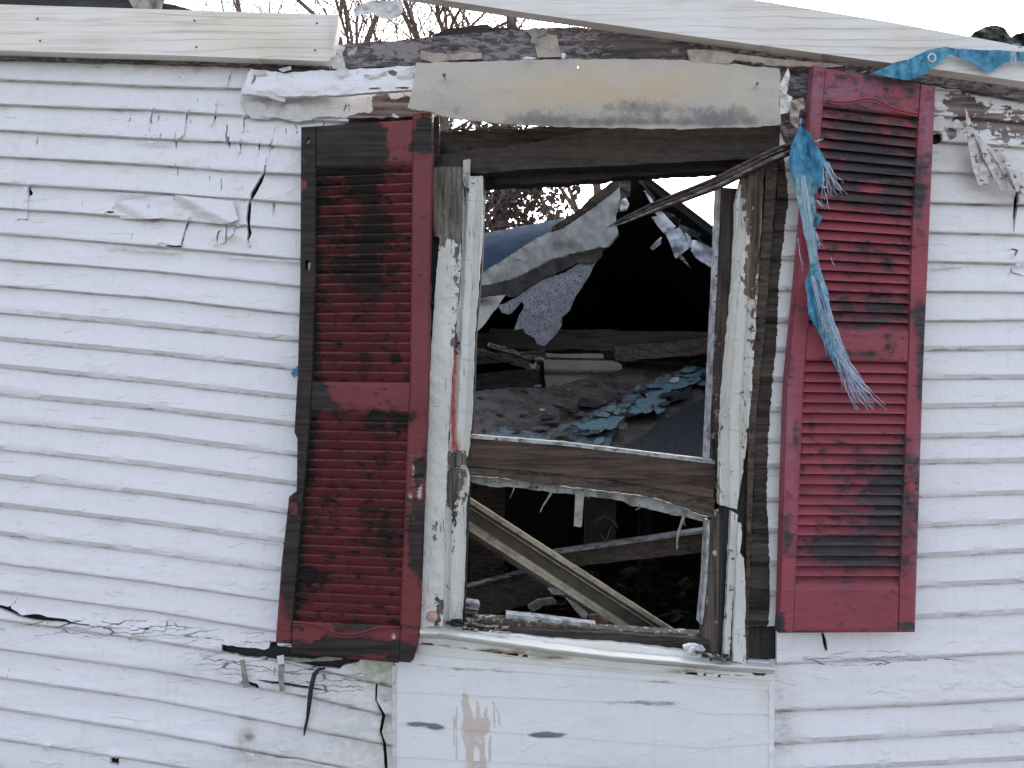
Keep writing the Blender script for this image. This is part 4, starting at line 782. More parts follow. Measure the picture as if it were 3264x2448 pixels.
for j in range(26):
    u = random.uniform(1425, 1620); v = 1985 + (u - 1425) * .09 + random.uniform(-12, 16); a = random.gauss(0, .5)
    w, h_ = random.uniform(6, 26), random.uniform(2, 6); c, s_ = math.cos(a), math.sin(a)
    sheet('flake', [(u + c * w - s_ * h_, v + s_ * w * .5 + c * h_), (u - c * w - s_ * h_, v - s_ * w * .5 + c * h_), (u - c * w + s_ * h_, v - s_ * w * .5 - c * h_), (u + c * w + s_ * h_, v + s_ * w * .5 - c * h_)], plane(-.025, u, v, .5, .8, .02, j, 15), .002, M[random.choice(['char_brown', 'grey_paper', 'char_brown', 'char', 'tan_chip'])], db, 3)
x, y, z = P(1378, 1966, -.045)
wsh = tubes('washer', [[(x, y + .01, z, .016), (x, y, z, .016), (x, y - .004, z, .012), (x, y - .003, z, .006), (x, y + .004, z, .005)]], M['pinkmetal'], None, 18); tag(wsh, 'round pink washer screwed to the foot of the left casing', 'washer')
for (u, v) in ((1368, 966), (1468, 1590), (1420, 1870), (1478, 1575)):
    x, y, z = P(u, v, -.05); tubes('nail', [[(x, y + .02, z, .0015), (x + .006, y - .012, z + .003, .0015), (x + .014, y - .02, z - .004, .0013)]], M['iron'], win, 5)

# ------------------------------------------------------------ hanging bits on the wall
for j, (lab, nm, mt, c) in enumerate((('grey paper ribbon with a white tab hanging from the burnt slot under the left shutter', 'paper_strip', 'grey_paper', [(895,2090,22),(897,2120,20),(896,2160,18),(899,2204,16)]),
                                  ('short folded grey paper strip hanging left of the tabbed ribbon', 'paper_strip', 'grey_paper', [(772,2103,14),(776,2130,16),(781,2165,18),(786,2192,24)]))):
    path = crack([(a, b, w) for a, b, w in c], 1.); tag(sheet(nm, path, plane(-.04, 0, 0, 0, 0, .012, j), .0015, M[mt], None, 4), lab, 'paper strip')
tag(sheet('paper_tab', [(882, 2092), (904, 2087), (907, 2116), (886, 2118)], -.048, .001, M['white_chip'], None, 4), 'white square tab at the top of the grey ribbon', 'paper tab')
tag(sheet('paper_fold', rag([(696, 2106), (740, 2096), (790, 2098), (770, 2112), (694, 2128)], 1.5, 8), plane(-.035, 0, 0, 0, .3, .01, 5, 20), .0015, M['grey_paper'], None, 4), 'grey torn paper fold on the siding left of the burnt slot', 'paper')
bs = tag(tubes('charred_strip', [[(*P(u, v, yy), w * SC) for u, v, yy, w in ((1036, 2130, -.03, 3), (1016, 2134, -.045, 6), (1002, 2150, -.05, 8), (992, 2190, -.045, 8), (986, 2240, -.03, 8), (980, 2290, -.025, 5), (972, 2325, -.03, 5), (969, 2345, -.03, 2))]], M['char'], None, 6), 'thin black charred strip curling down the siding under the left shutter', 'charred strip')
bt = tag(sheet('hole_edging', rag([(880, 2092), (1000, 2100), (1060, 2090), (1100, 2102), (1050, 2106), (950, 2112)], 2.5, 8), -.015, .006, M['grey_paper'], None, 4), 'shredded pale fibres along the charred slot beneath the left shutter', 'torn fibre')
# fan of torn weathered siding skin, upper right
fan = thing('torn_skin', 'fan of cracked weathered paint skin peeling off the siding at upper right', 'peeling skin', P(3160, 480, 0))
for j, q in enumerate(([(3078,345),(3090,375),(3108,430),(3135,500),(3160,560),(3150,588),(3118,590),(3100,530),(3086,460)], [(3110,420),(3140,455),(3175,480),(3200,520),(3215,600),(3190,606),(3165,560),(3135,500)],
                       [(3145,472),(3195,470),(3205,500),(3230,560),(3264,620),(3225,600),(3180,520)], [(3200,505),(3225,530),(3300,575),(3300,640),(3240,610)], [(3016,400),(3050,380),(3070,395),(3068,404),(3045,408),(3010,406)], [(2975,330),(3008,332),(3026,345),(3005,352),(2985,350)], [(2975,372),(3000,368),(3012,376),(3008,418),(2975,416)])):
    sheet('skin_strip', rag(q, 1.6, 8, j), plane(-.045 - .012 * j if j < 4 else -.03, q[0][0], q[0][1], .12, -.08, .012, j, 30), .002, M['skin'] if 'skin' in M else M['siding_weathered'], fan, 4, (), dict(char=.8 if j < 5 else 0, dmg=.5, stain=.5))
# ------------------------------------------------------------ splintered stick
st = thing('splintered_stick', 'splintered charred stick wedged diagonally across the top of the window opening', 'stick', P(2300, 590, -.03))
paths = []
cl = [(2530, 468, -.1), (2450, 500, -.07), (2290, 580, -.02), (2100, 655, .05), (1990, 703, .12), (1930, 728, .16)]
for j in range(16):
    o = random.uniform(-1, 1); o2 = random.uniform(-1, 1); t0 = random.choice([0, 0, random.uniform(0, .3)]); t1 = random.choice([1, random.uniform(.55, 1), random.uniform(.7, 1)])
    if j < 5: t0, t1 = 0, .97
    path = []
    for t in np.linspace(t0, t1, 22):
        i = t * 5; k = min(int(i), 4); f = i - k; c = [cl[k][m] * (1 - f) + cl[k + 1][m] * f for m in range(3)]
        wd = np.interp(t, [0, .15, .6, .85, 1], [13, 18, 15, 9, 3]); n = float(fbm(t * 9, j, j)) * 2
        path.append((*P(c[0] + o * wd * .3, c[1] + o * wd + n, c[2] + o2 * .01), SC * wd * .38 * (1 - .8 * max(0, (t - t0) / (t1 - t0) - .8) * 5) * random.uniform(.85, 1.1) * (1 + .2 * (c[2]))))
    paths.append(path)
tubes('shaft', paths[:5], M['char_grey'], st, 6)
tubes('splinter', paths[5:], M['char_brown'], st, 5)['kind'] = 'stuff'

# ------------------------------------------------------------ blue tarp
def crumple(y, s, amp=.02, sc=22): return lambda U, V: y + amp * fbm(U / sc, V / (sc * 2.5), s, 3)
ta = thing('tarp_strip', 'blue tarp strip with a metal eyelet draped over the right timber', 'tarp', P(3000, 180, -.08))
q1 = rag([(2781, 233), (2855, 198), (2900, 188), (2960, 159), (3000, 152), (3020, 148), (3032, 168), (2980, 212), (2950, 236), (2900, 256), (2880, 254), (2826, 244)], 1.5, 8, 3)
sheet('tarp_piece', q1, crumple(-.105, 4), .0015, M['tarp'], ta, 4, (), dict(stain=blobs([(2990,158,20,6,.6)])))
q2 = rag([(3008, 148), (3040, 154), (3150, 160), (3300, 166), (3300, 200), (3230, 192), (3208, 198), (3158, 228), (3140, 226), (3090, 194), (3040, 176), (3012, 166)], 1.5, 8, 4)
sheet('tarp_piece', q2, crumple(-.11, 6), .0015, M['tarp'], ta, 4, (), dict(stain=blobs([(3240,170,30,20,.6)])))
x, y, z = P(2969, 186, -.118); tubes('eyelet', [[(x + .010 * math.cos(a), y - .002, z + .011 * math.sin(a), .0028) for a in np.linspace(0, 2 * math.pi, 20)]], M['eyelet'], ta, 6)
def threads(specs, parent, name='thread', y=-.12):
    ps = []
    for (u0, v0, u1, v1, n, spr, w) in specs:
        for i in range(n):
            a = random.uniform(-1, 1); b = random.uniform(-1, 1); L = random.uniform(.55, 1.05); ph = random.uniform(0, 6); yy = y + random.uniform(-.03, .01)
            ps.append([(*P(u0 + a * spr * .35 + (u1 - u0 + b * spr) * t * L + w * math.sin(t * 5 + ph) * t, v0 + (v1 - v0) * t * L + w * .6 * math.sin(t * 7 + ph), yy), .0008 * (1 - .4 * t)) for t in np.linspace(0, 1, 12)])
    return tubes(name, ps, M['thread'], parent, 3)
threads([(3230, 165, 3235, 225, 12, 20, 5), (3250, 150, 3215, 130, 6, 30, 6), (2760, 226, 2740, 236, 4, 10, 3)], ta)['kind'] = 'stuff'
ts = thing('tarp_shred', 'frayed blue tarp shred with silvery underside hanging down over the right shutter', 'tarp', P(2580, 700, -.12))
upo = rag([(2552, 390), (2560, 408), (2585, 425), (2592, 452), (2616, 478), (2628, 500), (2638, 520), (2622, 545), (2630, 575), (2612, 590), (2604, 618), (2592, 622), (2600, 648), (2602, 680), (2622, 690), (2610, 715), (2598, 735), (2604, 770), (2606, 800), (2600, 850), (2584, 852), (2576, 800), (2562, 740), (2548, 660), (2534, 600), (2522, 560), (2514, 510), (2522, 462), (2538, 430)], 2.2, 7, 5)
silver = blobs([(2570, 690, 26, 90, 1.5), (2545, 580, 14, 24, .9), (2590, 620, 10, 60, .8), (2590, 800, 16, 70, .9), (2555,620,20,30,1.0), (2600,470,16,16,.4)])
sheet('tarp_piece', upo, lambda U, V: -.115 + .014 * np.sin((U - 2540 - (V - 390) * .12) / 13) + .02 * fbm(U / 16, V / 40, 3, 3), .0012, M['tarp'], ts, 3.4, (), dict(stain=silver))
loo = rag([(2584, 840), (2606, 840), (2622, 880), (2640, 930), (2652, 1000), (2665, 1060), (2684, 1120), (2694, 1162), (2676, 1172), (2656, 1160), (2636, 1112), (2602, 1046), (2578, 1002), (2572, 940), (2566, 896), (2578, 876)], 2.2, 7, 8)
sheet('tarp_piece', loo, lambda U, V: -.125 + .010 * np.sin((U - 2560 - (V - 850) * .25) / 9) + .02 * fbm(U / 16, V / 40, 7, 3), .0012, M['tarp'], ts, 3.4, (), dict(stain=blobs([(2640, 1090, 30, 70, .7), (2610, 900, 16, 60, .5), (2625,1000,16,80,.4)])))
threads([(2670, 1120, 2770, 1300, 60, 42, 9), (2640, 1000, 2720, 1240, 26, 34, 9), (2560, 560, 2600, 900, 14, 26, 5), (2590, 880, 2660, 1150, 20, 30, 6), (2618, 900, 2680, 1130, 10, 22, 7), (2632, 520, 2672, 620, 16, 26, 9), (2628, 540, 2640, 680, 8, 22, 8), (2605, 640, 2625, 665, 8, 12, 3), (2600, 740, 2618, 790, 7, 14, 5),
         (2545, 760, 2560, 880, 2, 10, 4), (2600, 450, 2625, 440, 6, 14, 3), (2550, 395, 2552, 375, 5, 6, 2), (2650, 820, 2660, 860, 2, 6, 2), (2615, 590, 2640, 600, 8, 10, 3)], ts)['kind'] = 'stuff'

# ------------------------------------------------------------ inside the house
room = thing('burnt_room', 'soot blackened room shell seen through the empty window', 'room', (0, 2, 0))
def boxm(name, x0, x1, y0, y1, z0, z1, mat, parent, n=1):
    V = [(x, y, z) for x in (x0, x1) for y in (y0, y1) for z in (z0, z1)]
    F = [(0, 1, 3, 2), (4, 6, 7, 5), (0, 4, 5, 1), (2, 3, 7, 6), (0, 2, 6, 4), (1, 5, 7, 3)]
    return mk(name, V, F, mat, parent, None, False)
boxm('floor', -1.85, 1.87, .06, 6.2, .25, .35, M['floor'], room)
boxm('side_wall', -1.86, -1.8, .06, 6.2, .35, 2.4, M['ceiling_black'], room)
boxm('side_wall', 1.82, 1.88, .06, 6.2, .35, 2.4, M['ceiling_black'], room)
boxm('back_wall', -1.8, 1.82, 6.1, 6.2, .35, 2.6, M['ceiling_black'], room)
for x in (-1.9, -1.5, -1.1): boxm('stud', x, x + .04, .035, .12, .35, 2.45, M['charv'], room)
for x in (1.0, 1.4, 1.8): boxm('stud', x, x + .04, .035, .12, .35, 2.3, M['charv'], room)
# rear gable: sloping roof planes over a dark void
gable = thing('rear_gable', 'black hollow gable of the collapsed rear roof with a ridge at the top', 'roof', P(1990, 1100, 1.7))
yg = 1.7
def slope(name, a, b, y0, y1, th, mat, lift=0.):
    (u0, v0), (u1, v1) = a, b; A = Vector(P(u0, v0, y0)); B = Vector(P(u1, v1, y0)); dY = Vector((0, y1 - y0, 0)); n = Vector((-(B - A).z, 0, (B - A).x)).normalized()
    if n.z < 0: n = -n
    V = []; 
    for nn in (0, th):
        for p in (A, B, B + dY, A + dY): V.append(tuple(p + n * (nn + lift)))
    F = [(0, 1, 2, 3), (7, 6, 5, 4), (0, 4, 5, 1), (1, 5, 6, 2), (2, 6, 7, 3), (3, 7, 4, 0)]
    return mk(name, V, F, mat, gable, None, False)
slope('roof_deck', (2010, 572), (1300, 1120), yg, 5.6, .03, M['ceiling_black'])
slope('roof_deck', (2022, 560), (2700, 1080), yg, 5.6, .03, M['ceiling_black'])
slope('roofing', (2012, 560), (2700, 1086), yg + .0, 5.6, .015, M['shingle_dark'], .034)
V0 = [P(1300, 1120, 5.5), P(2010, 560, yg), P(2700, 1080, 5.5)]
gp = [P(1240, 1150, yg), P(2014, 575, yg), P(2760, 1100, yg)]
gx = [(p[0], p[2]) for p in gp]
V = [(x, 5.5, z) for x, z in gx] + [(gx[2][0], 5.5, .35), (gx[0][0], 5.5, .35)]
mk('end_wall', np.array(V + [(a, b + .05, c) for a, b, c in V]), np.array([(0, 1, 2, 2)]) if False else np.array([(4, 0, 1, 3), (1, 2, 3, 3)][:1] + [(1, 2, 3, 1)][:0] + [(5, 9, 8, 6)]), M['ceiling_black'], gable, None, False)
boxm('gable_ceiling_lining', gx[0][0], gx[2][0], 5.35, 5.45, .35, gx[1][1], M['ceiling_black'], gable)
for j, yy_ in enumerate((2.3, 2.9, 3.5, 4.1)):
    beam('rafter', P(2014, 600 + j * 6, yy_), P(1330, 1130, yy_), .09, .045, M['char'], gable, 20, .004); beam('rafter', P(2020, 600 + j * 6, yy_), P(2690, 1100, yy_), .09, .045, M['char'], gable, 20, .004)
for uu in (): beam('rafter_tie', P(uu, 1130, 2.2), P(uu + 30, 900, 2.2), .05, .09, M['ceiling_black'], gable, 10, .004)
beam('collar_beam', P(1560, 1080, 1.9), P(2330, 1092, 1.9), .11, .05, M['char'], gable, 40, .01)
# drywall etc.
ra = thing('slate_roof_slope', 'slate blue membrane covered roof slope behind the fallen plasterboard', 'roof', P(1640, 800, 2.2))
def cyl(U, V):
    e = np.interp(U, [1500, 1800], [752, 695]); t = np.clip((V - e) / 170, 0, 1); return 2.0 - .5 * np.sqrt(np.clip(1 - (1 - t) ** 2, 0, 1)) 
sheet('membrane', [(1490, 753), (1539, 744), (1700, 714), (1800, 695), (1830, 720), (1760, 820), (1560, 960), (1490, 980)], cyl, .03, M['steel_tarp'], ra, 8)
A0 = lambda L: [(1300 + x * .4973, 500 + y * .4973) for x, y in L]
dw = thing('plasterboard', 'large pale plasterboard sheet fallen diagonally from the ridge inside the window', 'plasterboard', P(1760, 760, 1.0))
pa = A0([(1355, 170), (1362, 290), (1332, 380), (1330, 430), (1350, 470), (1345, 500), (1290, 575), (1235, 580), (1040, 622), (1000, 640), (960, 642), (860, 690), (700, 775), (600, 800), (530, 818), (440, 826), (400, 820), (400, 800), (470, 745), (780, 545), (925, 470), (1150, 340)])
ydw = lambda U, V: 1.05 + .35 * (U - 1760) / 200 + .25 * (V - 760) / 200 + .05 * np.abs((U - 1540) * .78 + (V - 860) * 1.0 - 60) / 200 + .012 * fbm(U / 30, V / 30, 4)
sheet('board', rag(pa, 2.5, 8, 2), ydw, .012, M['drywall'], dw, 5, [crack([(1650,826,6),(1662,830,4)])], dict(stain=blobs([(1800,780,50,18,.6),(1900,640,20,60,.2),(1600,880,60,20,.3)])))
pb = A0([(1240, 574), (1350, 470), (1355, 500), (1300, 570), (1250, 600), (1240, 640), (1180, 690), (1100, 680), (880, 780), (760, 850), (690, 905), (620, 890), (460, 900), (400, 900), (400, 824), (530, 812), (700, 765), (960, 632), (1040, 612)])
sheet('torn_backing', rag(pb, 2.5, 7, 5), lambda U, V: ydw(U, V) + .03, .006, M['paperbrown'], dw, 5)
pcn = A0([(1240, 600), (1235, 640), (1190, 700), (1170, 760), (1120, 830), (1070, 900), (1040, 980), (990, 1030), (985, 1080), (960, 1130), (920, 1170), (880, 1215), (830, 1200), (810, 1160), (750, 1130), (740, 1100), (675, 1115), (700, 1050), (740, 960), (735, 930), (650, 1010), (600, 1000), (580, 950), (620, 935), (700, 900), (730, 870), (870, 790), (1000, 740), (1100, 680), (1150, 650), (1158, 625), (1175, 670), (1200, 610)])
sheet('textured_board', rag(pcn, 2.5, 6, 8), lambda U, V: ydw(U, V) + .06 - .1 * (V - 850) / 200, .012, M['popcorn'], dw, 4.5)
pd_ = A0([(400, 900), (455, 905), (625, 885), (570, 970), (500, 1060), (445, 1115), (400, 1140)])
sheet('board', rag(pd_, 2, 8, 3), plane(.9, 0, 0, 0, 0, .01), .012, M['drywall'], dw, 5, (), dict(stain=blobs([(1540, 960, 40, 14, .8)])))
pe = A0([(1360, 140), (1300, 165), (1160, 270), (1110, 330), (920, 455), (925, 475), (1000, 450), (1150, 350), (1360, 190)])
sheet('lath', rag(pe, 2, 8, 3), lambda U, V: ydw(U, V) - .02, .03, M['char_brown'], dw, 5)
pf = A0([(1355, 130), (1425, 130), (1425, 250), (1395, 262), (1418, 300), (1400, 335), (1360, 345), (1365, 290), (1356, 180)])
sheet('torn_backing', rag(pf, 2.5, 7, 9), plane(1.3, 0, 0, 0, 0, .05, 3, 30), .01, M['char_brown'], dw, 5)
sheet('board', rag(A0([(1365, 280), (1395, 262), (1418, 300), (1400, 340), (1358, 350)]), 2, 6, 2), plane(1.25, 0, 0, 0, 0, .05, 3, 30), .01, M['drywall'], dw, 4)
# right roof verge with shingle flaps
for j, q in enumerate(([(1488, 130), (1500, 150), (1590, 268), (1570, 285), (1560, 262), (1510, 190), (1478, 160), (1450, 130)], [(1640, 345), (1700, 365), (1752, 402), (1738, 432), (1700, 420), (1650, 372)], [(1740, 430), (1800, 455), (1880, 490), (1862, 522), (1800, 500), (1730, 455)], [(1860, 522), (1962, 580), (1950, 590), (1850, 545)])):
    sheet('shingle', rag(A0(q), 1.2, 7, j), plane(1.6, 0, 0, 0, 0, .05, j, 40), .012, M['shingle_dark'], gable, 5)
for j, q in enumerate(([(1505, 200), (1560, 262), (1600, 330), (1650, 372), (1700, 430), (1720, 445), (1692, 470), (1650, 500), (1600, 440), (1560, 385), (1600, 380), (1560, 300)], [(1655, 490), (1700, 462), (1745, 450), (1775, 510), (1805, 582), (1716, 657), (1690, 580)], [(1770, 470), (1815, 515), (1820, 590), (1800, 570)], [(1820, 525), (1900, 560), (1990, 612), (1990, 720), (1930, 700), (1845, 645), (1815, 600)], [(1552, 580), (1590, 540), (1625, 512), (1622, 560), (1570, 600)])):
    sheet('shingle_flap', rag(A0(q), 1.2, 7, j + 9), plane(1.52 - .03 * j, 0, 0, 0, 0, .06, j, 40), .006, M['flap'], gable, 5)
sheet('splinter', rag(A0([(1740, 625), (1765, 640), (1830, 735), (1800, 700), (1735, 640)]), 1.2, 5), 1.45, .01, M['char_grey'], gable, 4)
# back door / panel
bd = thing('cream_panel', 'cream panelled door corner showing between the burnt debris at the back', 'door', P(1800, 1180, 2.6))
pq = A0([(862, 1245), (1100, 1252), (1262, 1262), (1330, 1240), (1392, 1352), (1340, 1385), (1262, 1402), (1080, 1432), (960, 1500), (885, 1520)])
sheet('board', rag(A0([(868, 1372), (1270, 1376), (1400, 1380), (1400, 1600), (890, 1600)]), .5, 20), 2.62, .02, M['cream'], bd, 12)
for (a, b, y_, m) in ((1246, 1284, 2.57, 'cream'), (1284, 1300, 2.60, 'cream_dirty'), (1300, 1360, 2.59, 'cream'), (1360, 1376, 2.575, 'cream_dirty')):
    sheet('moulding', A0([(864, a), (1262, a + 8), (1395, a + 12), (1395, b + 10), (1262, b + 8), (866, b)]), y_, .02, M[m], bd, 12)
hd = [(( 'charred_board', 'char_brown', [(1255, 1240), (1330, 1215), (1420, 1300), (1420, 1400), (1385, 1380), (1380, 1330), (1330, 1300), (1262, 1300)], 2.3),
      ('charred_post', 'charv', [(818, 1240), (866, 1240), (888, 1520), (838, 1520)], 2.4))]
fr = thing('charred_framing', 'heap of fallen charred boards below the hollow gable', 'debris', P(1900, 1120, 2.2))
for (nm, mt, q, y_) in hd[0]: sheet(nm, rag(A0(q), 2, 8), y_, .06, M[mt], fr, 7)
for (a, b, w, y_, m) in (((1500, 1090), (2340, 1105), .10, 2.0, 'char_brown'), ((1480, 1150), (1740, 1130), .05, 1.6, 'char'), ((1520, 1120), (1720, 1175), .03, 1.5, 'char_brown'), ((1560, 1100), (1735, 1150), .02, 1.4, 'char_grey'), ((1480, 1230), (1720, 1210), .12, 1.9, 'char'),
                         ((1500, 1290), (1730, 1270), .05, 1.5, 'char'), ((1960, 1130), (2300, 1100), .08, 1.8, 'char_brown')):
    beam('board', P(*a, y_), P(*b, y_ + .1), w, .03, M[m], fr, 24, .008, s=int(a[0]))
sheet('plaster_bit', rag(A0([(765, 1315), (800, 1330), (825, 1310), (822, 1350), (800, 1362)]), 1.5, 5), 1.4, .01, M['grey_paper'], fr, 4)
# collapsed roof slab inside
rs = thing('collapsed_roof', 'collapsed grey roof deck with torn blue shingles lying inside the window', 'roof debris', P(1900, 1380, 1.0))
ysl = lambda U, V: .75 + 1.2 * np.clip((1480 - V) / 320, -.3, 1.2) + .25 * (U - 1900) / 400 + .02 * fbm(U / 40, V / 25, 5)
ps_ = A0([(300, 1530), (520, 1490), (700, 1480), (885, 1478), (940, 1462), (960, 1470), (1080, 1430), (1262, 1402), (1390, 1360), (1420, 1260), (1500, 1240), (1700, 1200), (1900, 1180), (2060, 1150), (2060, 2000), (300, 2000)])
sheet('roof_deck', rag(ps_, 4, 10, 3), ysl, .03, M['sheathing_grey'], rs, 7)
sheet('felt', rag([(1760, 1290), (1850, 1240), (2000, 1190), (2120, 1150), (2240, 1100), (2290, 1090), (2290, 1150), (2180, 1200), (2050, 1240), (1900, 1300)], 4, 9, 6), lambda U, V: ysl(U, V) - .03, .012, M['sheathing_grey'], rs, 6)
C4 = lambda L: [(1300 + x * .5425, 1300 + y * .5425) for x, y in L]
M['shingle_mid'] = simple('weathered_shingle_field', (.12, .16, .185), (.03, .035, .042), 24, .9, .006, 120, .2, speck=(150, .62, (.26, .33, .37)))
band = rag([(1500, 1405), (1600, 1360), (1700, 1375), (1830, 1345), (1940, 1290), (2070, 1225), (2190, 1160), (2290, 1100), (2290, 1180), (2200, 1232), (2090, 1290), (1980, 1350), (1930, 1430), (1750, 1450), (1560, 1430)], 7, 9, 21)
sheet('shingle_field', band, lambda U, V: ysl(U, V) - .085 + .02 * fbm(U / 14, V / 10, 4), .02, M['shingle_mid'], rs, 5)
blu = [A0([(1600, 1470), (1700, 1440), (1800, 1400), (1940, 1340), (1960, 1375), (1880, 1430), (1830, 1455), (1760, 1480), (1650, 1495)]), A0([(1520, 1520), (1560, 1500), (1650, 1490), (1655, 1560), (1648, 1622), (1600, 1650), (1560, 1600), (1540, 1570)]),
       A0([(1458, 1572), (1500, 1545), (1535, 1545), (1560, 1590), (1520, 1650), (1480, 1640), (1465, 1600)]), C4([(1000, 110), (1060, 85), (1130, 62), (1200, 48), (1290, 52), (1245, 80), (1230, 105), (1160, 125), (1110, 158), (1070, 130), (1010, 128)]),
       C4([(1350, 0), (1420, -10), (1440, 20), (1390, 35)]), A0([(1200, 1655), (1260, 1635), (1300, 1650), (1280, 1670)])]
for j, q in enumerate(blu): sheet('shingle', rag(q, 2.5, 7, j), lambda U, V, j=j: ysl(U, V) - .13 - .012 * j, .01, M['shingle_blue'], rs, 5)
for j, q in enumerate((C4([(480, 165), (540, 122), (600, 140), (700, 165), (760, 200), (700, 230), (500, 200)]), C4([(820, 200), (900, 170), (980, 160), (1100, 160), (1150, 205), (1120, 240), (900, 240)]), A0([(1660, 1385), (1760, 1330), (1900, 1250), (1950, 1260), (1950, 1300), (1820, 1380), (1700, 1420)]), A0([(1650, 1490), (1760, 1455), (1830, 1470), (1800, 1540), (1700, 1570), (1660, 1560)]))):
    sheet('shingle', rag(q, 3.5, 7, j + 8), lambda U, V, j=j: ysl(U, V) - .05 - .012 * j, .012, M['shingle_dark'] if j != 1 else M['rubble'], rs, 5)
for j in range(34):   # layered shingle and rubble bits along the break line
    t = random.random(); u = 1560 + t * 720; v = 1420 - t * 210 + random.uniform(-20, 60) - 40 * math.sin(t * 3); w, h_ = random.uniform(10, 34), random.uniform(4, 14)
    q = [(u - w, v + h_ * .4), (u - w * .2, v - h_), (u + w, v - h_ * .5), (u + w * .8, v + h_ * .7), (u - w * .1, v + h_)]
    sheet('fragment', rag(q, 2.5, 6, j), lambda U, V, j=j: ysl(U, V) - .06 - .003 * j, .012, M[random.choice(['shingle_dark', 'rubble', 'sheathing_grey', 'shingle_dark', 'char_brown', 'shingle_blue' if j % 3 == 0 else 'rubble'])], rs, 5)
for j in range(30):
    u = random.uniform(1530, 2200); v = random.uniform(1250, 1400) - (u - 1530) * .12; w, h_ = random.uniform(5, 18), random.uniform(2, 6)
    sheet('fragment', rag([(u - w, v), (u, v - h_), (u + w, v - h_ * .3), (u + w * .3, v + h_)], 1.5, 5, j), lambda U, V, j=j: ysl(U, V) - .02, .006, M[random.choice(['char_brown', 'tan_chip', 'rubble', 'char_grey', 'rubble'])], rs, 4)
for j in range(46):
    t = random.random(); u = 1800 + t * 480; v = 1400 - t * 235 + random.gauss(0, 22); w, h_ = random.uniform(8, 26), random.uniform(4, 12)
    q = [(u - w, v + h_ * .6), (u - w * .4, v - h_ * .6), (u + w, v - h_), (u + w * .8, v + h_ * .4), (u, v + h_)]
    sheet('fragment', rag(q, 2.5, 6, j), lambda U, V, j=j: ysl(U, V) - .10 - .002 * j, .01, M[random.choice(['shingle_dark', 'shingle_blue', 'shingle_blue', 'sheathing_grey', 'flap' if j % 4 == 0 else 'shingle_dark'])], rs, 4)
dk = rag([(1900, 1480), (2000, 1420), (2100, 1350), (2200, 1290), (2320, 1240), (2320, 1520), (1900, 1520)], 4, 10, 4)
sheet('shingle_field', dk, lambda U, V: ysl(U, V) - .06, .012, M['shingle_dark'], rs, 7)
# lower opening
dc = thing('door_casing', 'fallen cream moulded door casing leaning diagonally in the lower window', 'casing', P(1860, 1850, .5))
def dline(u0, v0, u1, v1, wa, wb, y0, y1, mat, nm, d=.02, parent=None, rough=.001, profile=None, s=0):
    A = Vector(P(u0, v0, y0)); B = Vector(P(u1, v1, y1)); ka = SC * (DIST + y0) / DIST; kb = SC * (DIST + y1) / DIST
    return beam(nm, A, B, wa * ka, d, M[mat], parent or dc, 60, rough, profile, w2=wb * kb, s=s)
# strips measured across: (offset above/below centre line)
cA = (1470, 1600); cB = (2160, 2045); dx, dy = cB[0] - cA[0], cB[1] - cA[1]; L_ = math.hypot(dx, dy); nx, ny = -dy / L_, dx / L_
for nm, off, w, yy, d, mt in (('moulding', -33, 13, .38, .03, 'cream_dirty'), ('moulding', -22, 10, .40, .03, 'moulding_dark'), ('board_face', 4, 42, .415, .02, 'moulding_dark'), ('moulding', -15, 3, .395, .02, 'cream_dirty'), ('moulding', 26, 3, .40, .02, 'cream_dirty'), ('moulding', 31, 12, .39, .03, 'cream_dirty'), ('moulding', 42, 12, .375, .035, 'cream_dirty'), ('moulding', 53, 10, .385, .03, 'moulding_dark'), ('moulding', 61, 8, .39, .03, 'char_brown')):  # the two thinnest cream strips are highlights painted along the ribs
    dline(cA[0] + nx * off, cA[1] + ny * off + 18, cB[0] + nx * off, cB[1] + ny * off + 18, w * 1.06, w * .98, yy, yy, mt, nm, d)
ib = thing('fallen_beam', 'brown fallen beam crossing behind the diagonal door casing', 'beam', P(2000, 1750, .7))
dline(1740, 1793, 2290, 1722, 46, 66, .75, .65, 'beam_brown', 'timber', .05, ib, .003, s=3)
dline(1740, 1768, 2290, 1688, 7, 9, .72, .62, 'whitestrip', 'bright_edge', .06, ib, .001, s=4)
ib = thing('fallen_beam', 'dark sooty beam lying at the lower left behind the casing', 'beam', P(1600, 1900, .7))
dline(1440, 1945, 1780, 1848, 110, 90, .72, .85, 'beam_brown', 'timber', .05, ib, .003, s=5)
dline(1440, 1886, 1700, 1818, 5, 5, .70, .80, 'char_grey', 'edge', .05, ib, .001, s=6)
for (u0, u1, v0, v1, y_, mt, lab) in ((1868, 1966, 1560, 1780, 1.3, 'moulding_dark', 'dark grey upright board behind the middle of the lower window'), (1500, 1610, 1540, 1960, 1.0, 'char_brown', 'charred upright board at the left inside the lower window'), (2040, 2080, 1600, 2000, 1.6, 'charv', 'black stud seen right of centre inside the lower window')):
    tag(sheet('upright_board', rag([(u0, v0), (u1, v0), (u1 - 6, v1), (u0 - 6, v1)], 1, 20), y_, .04, M[mt], None, 12), lab, 'board')
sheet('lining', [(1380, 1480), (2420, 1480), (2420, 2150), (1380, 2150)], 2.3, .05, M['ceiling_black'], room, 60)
rub = thing('rubble_heap', 'burnt rubble heap on the floor inside the lower window', 'rubble', P(1900, 2000, .8))
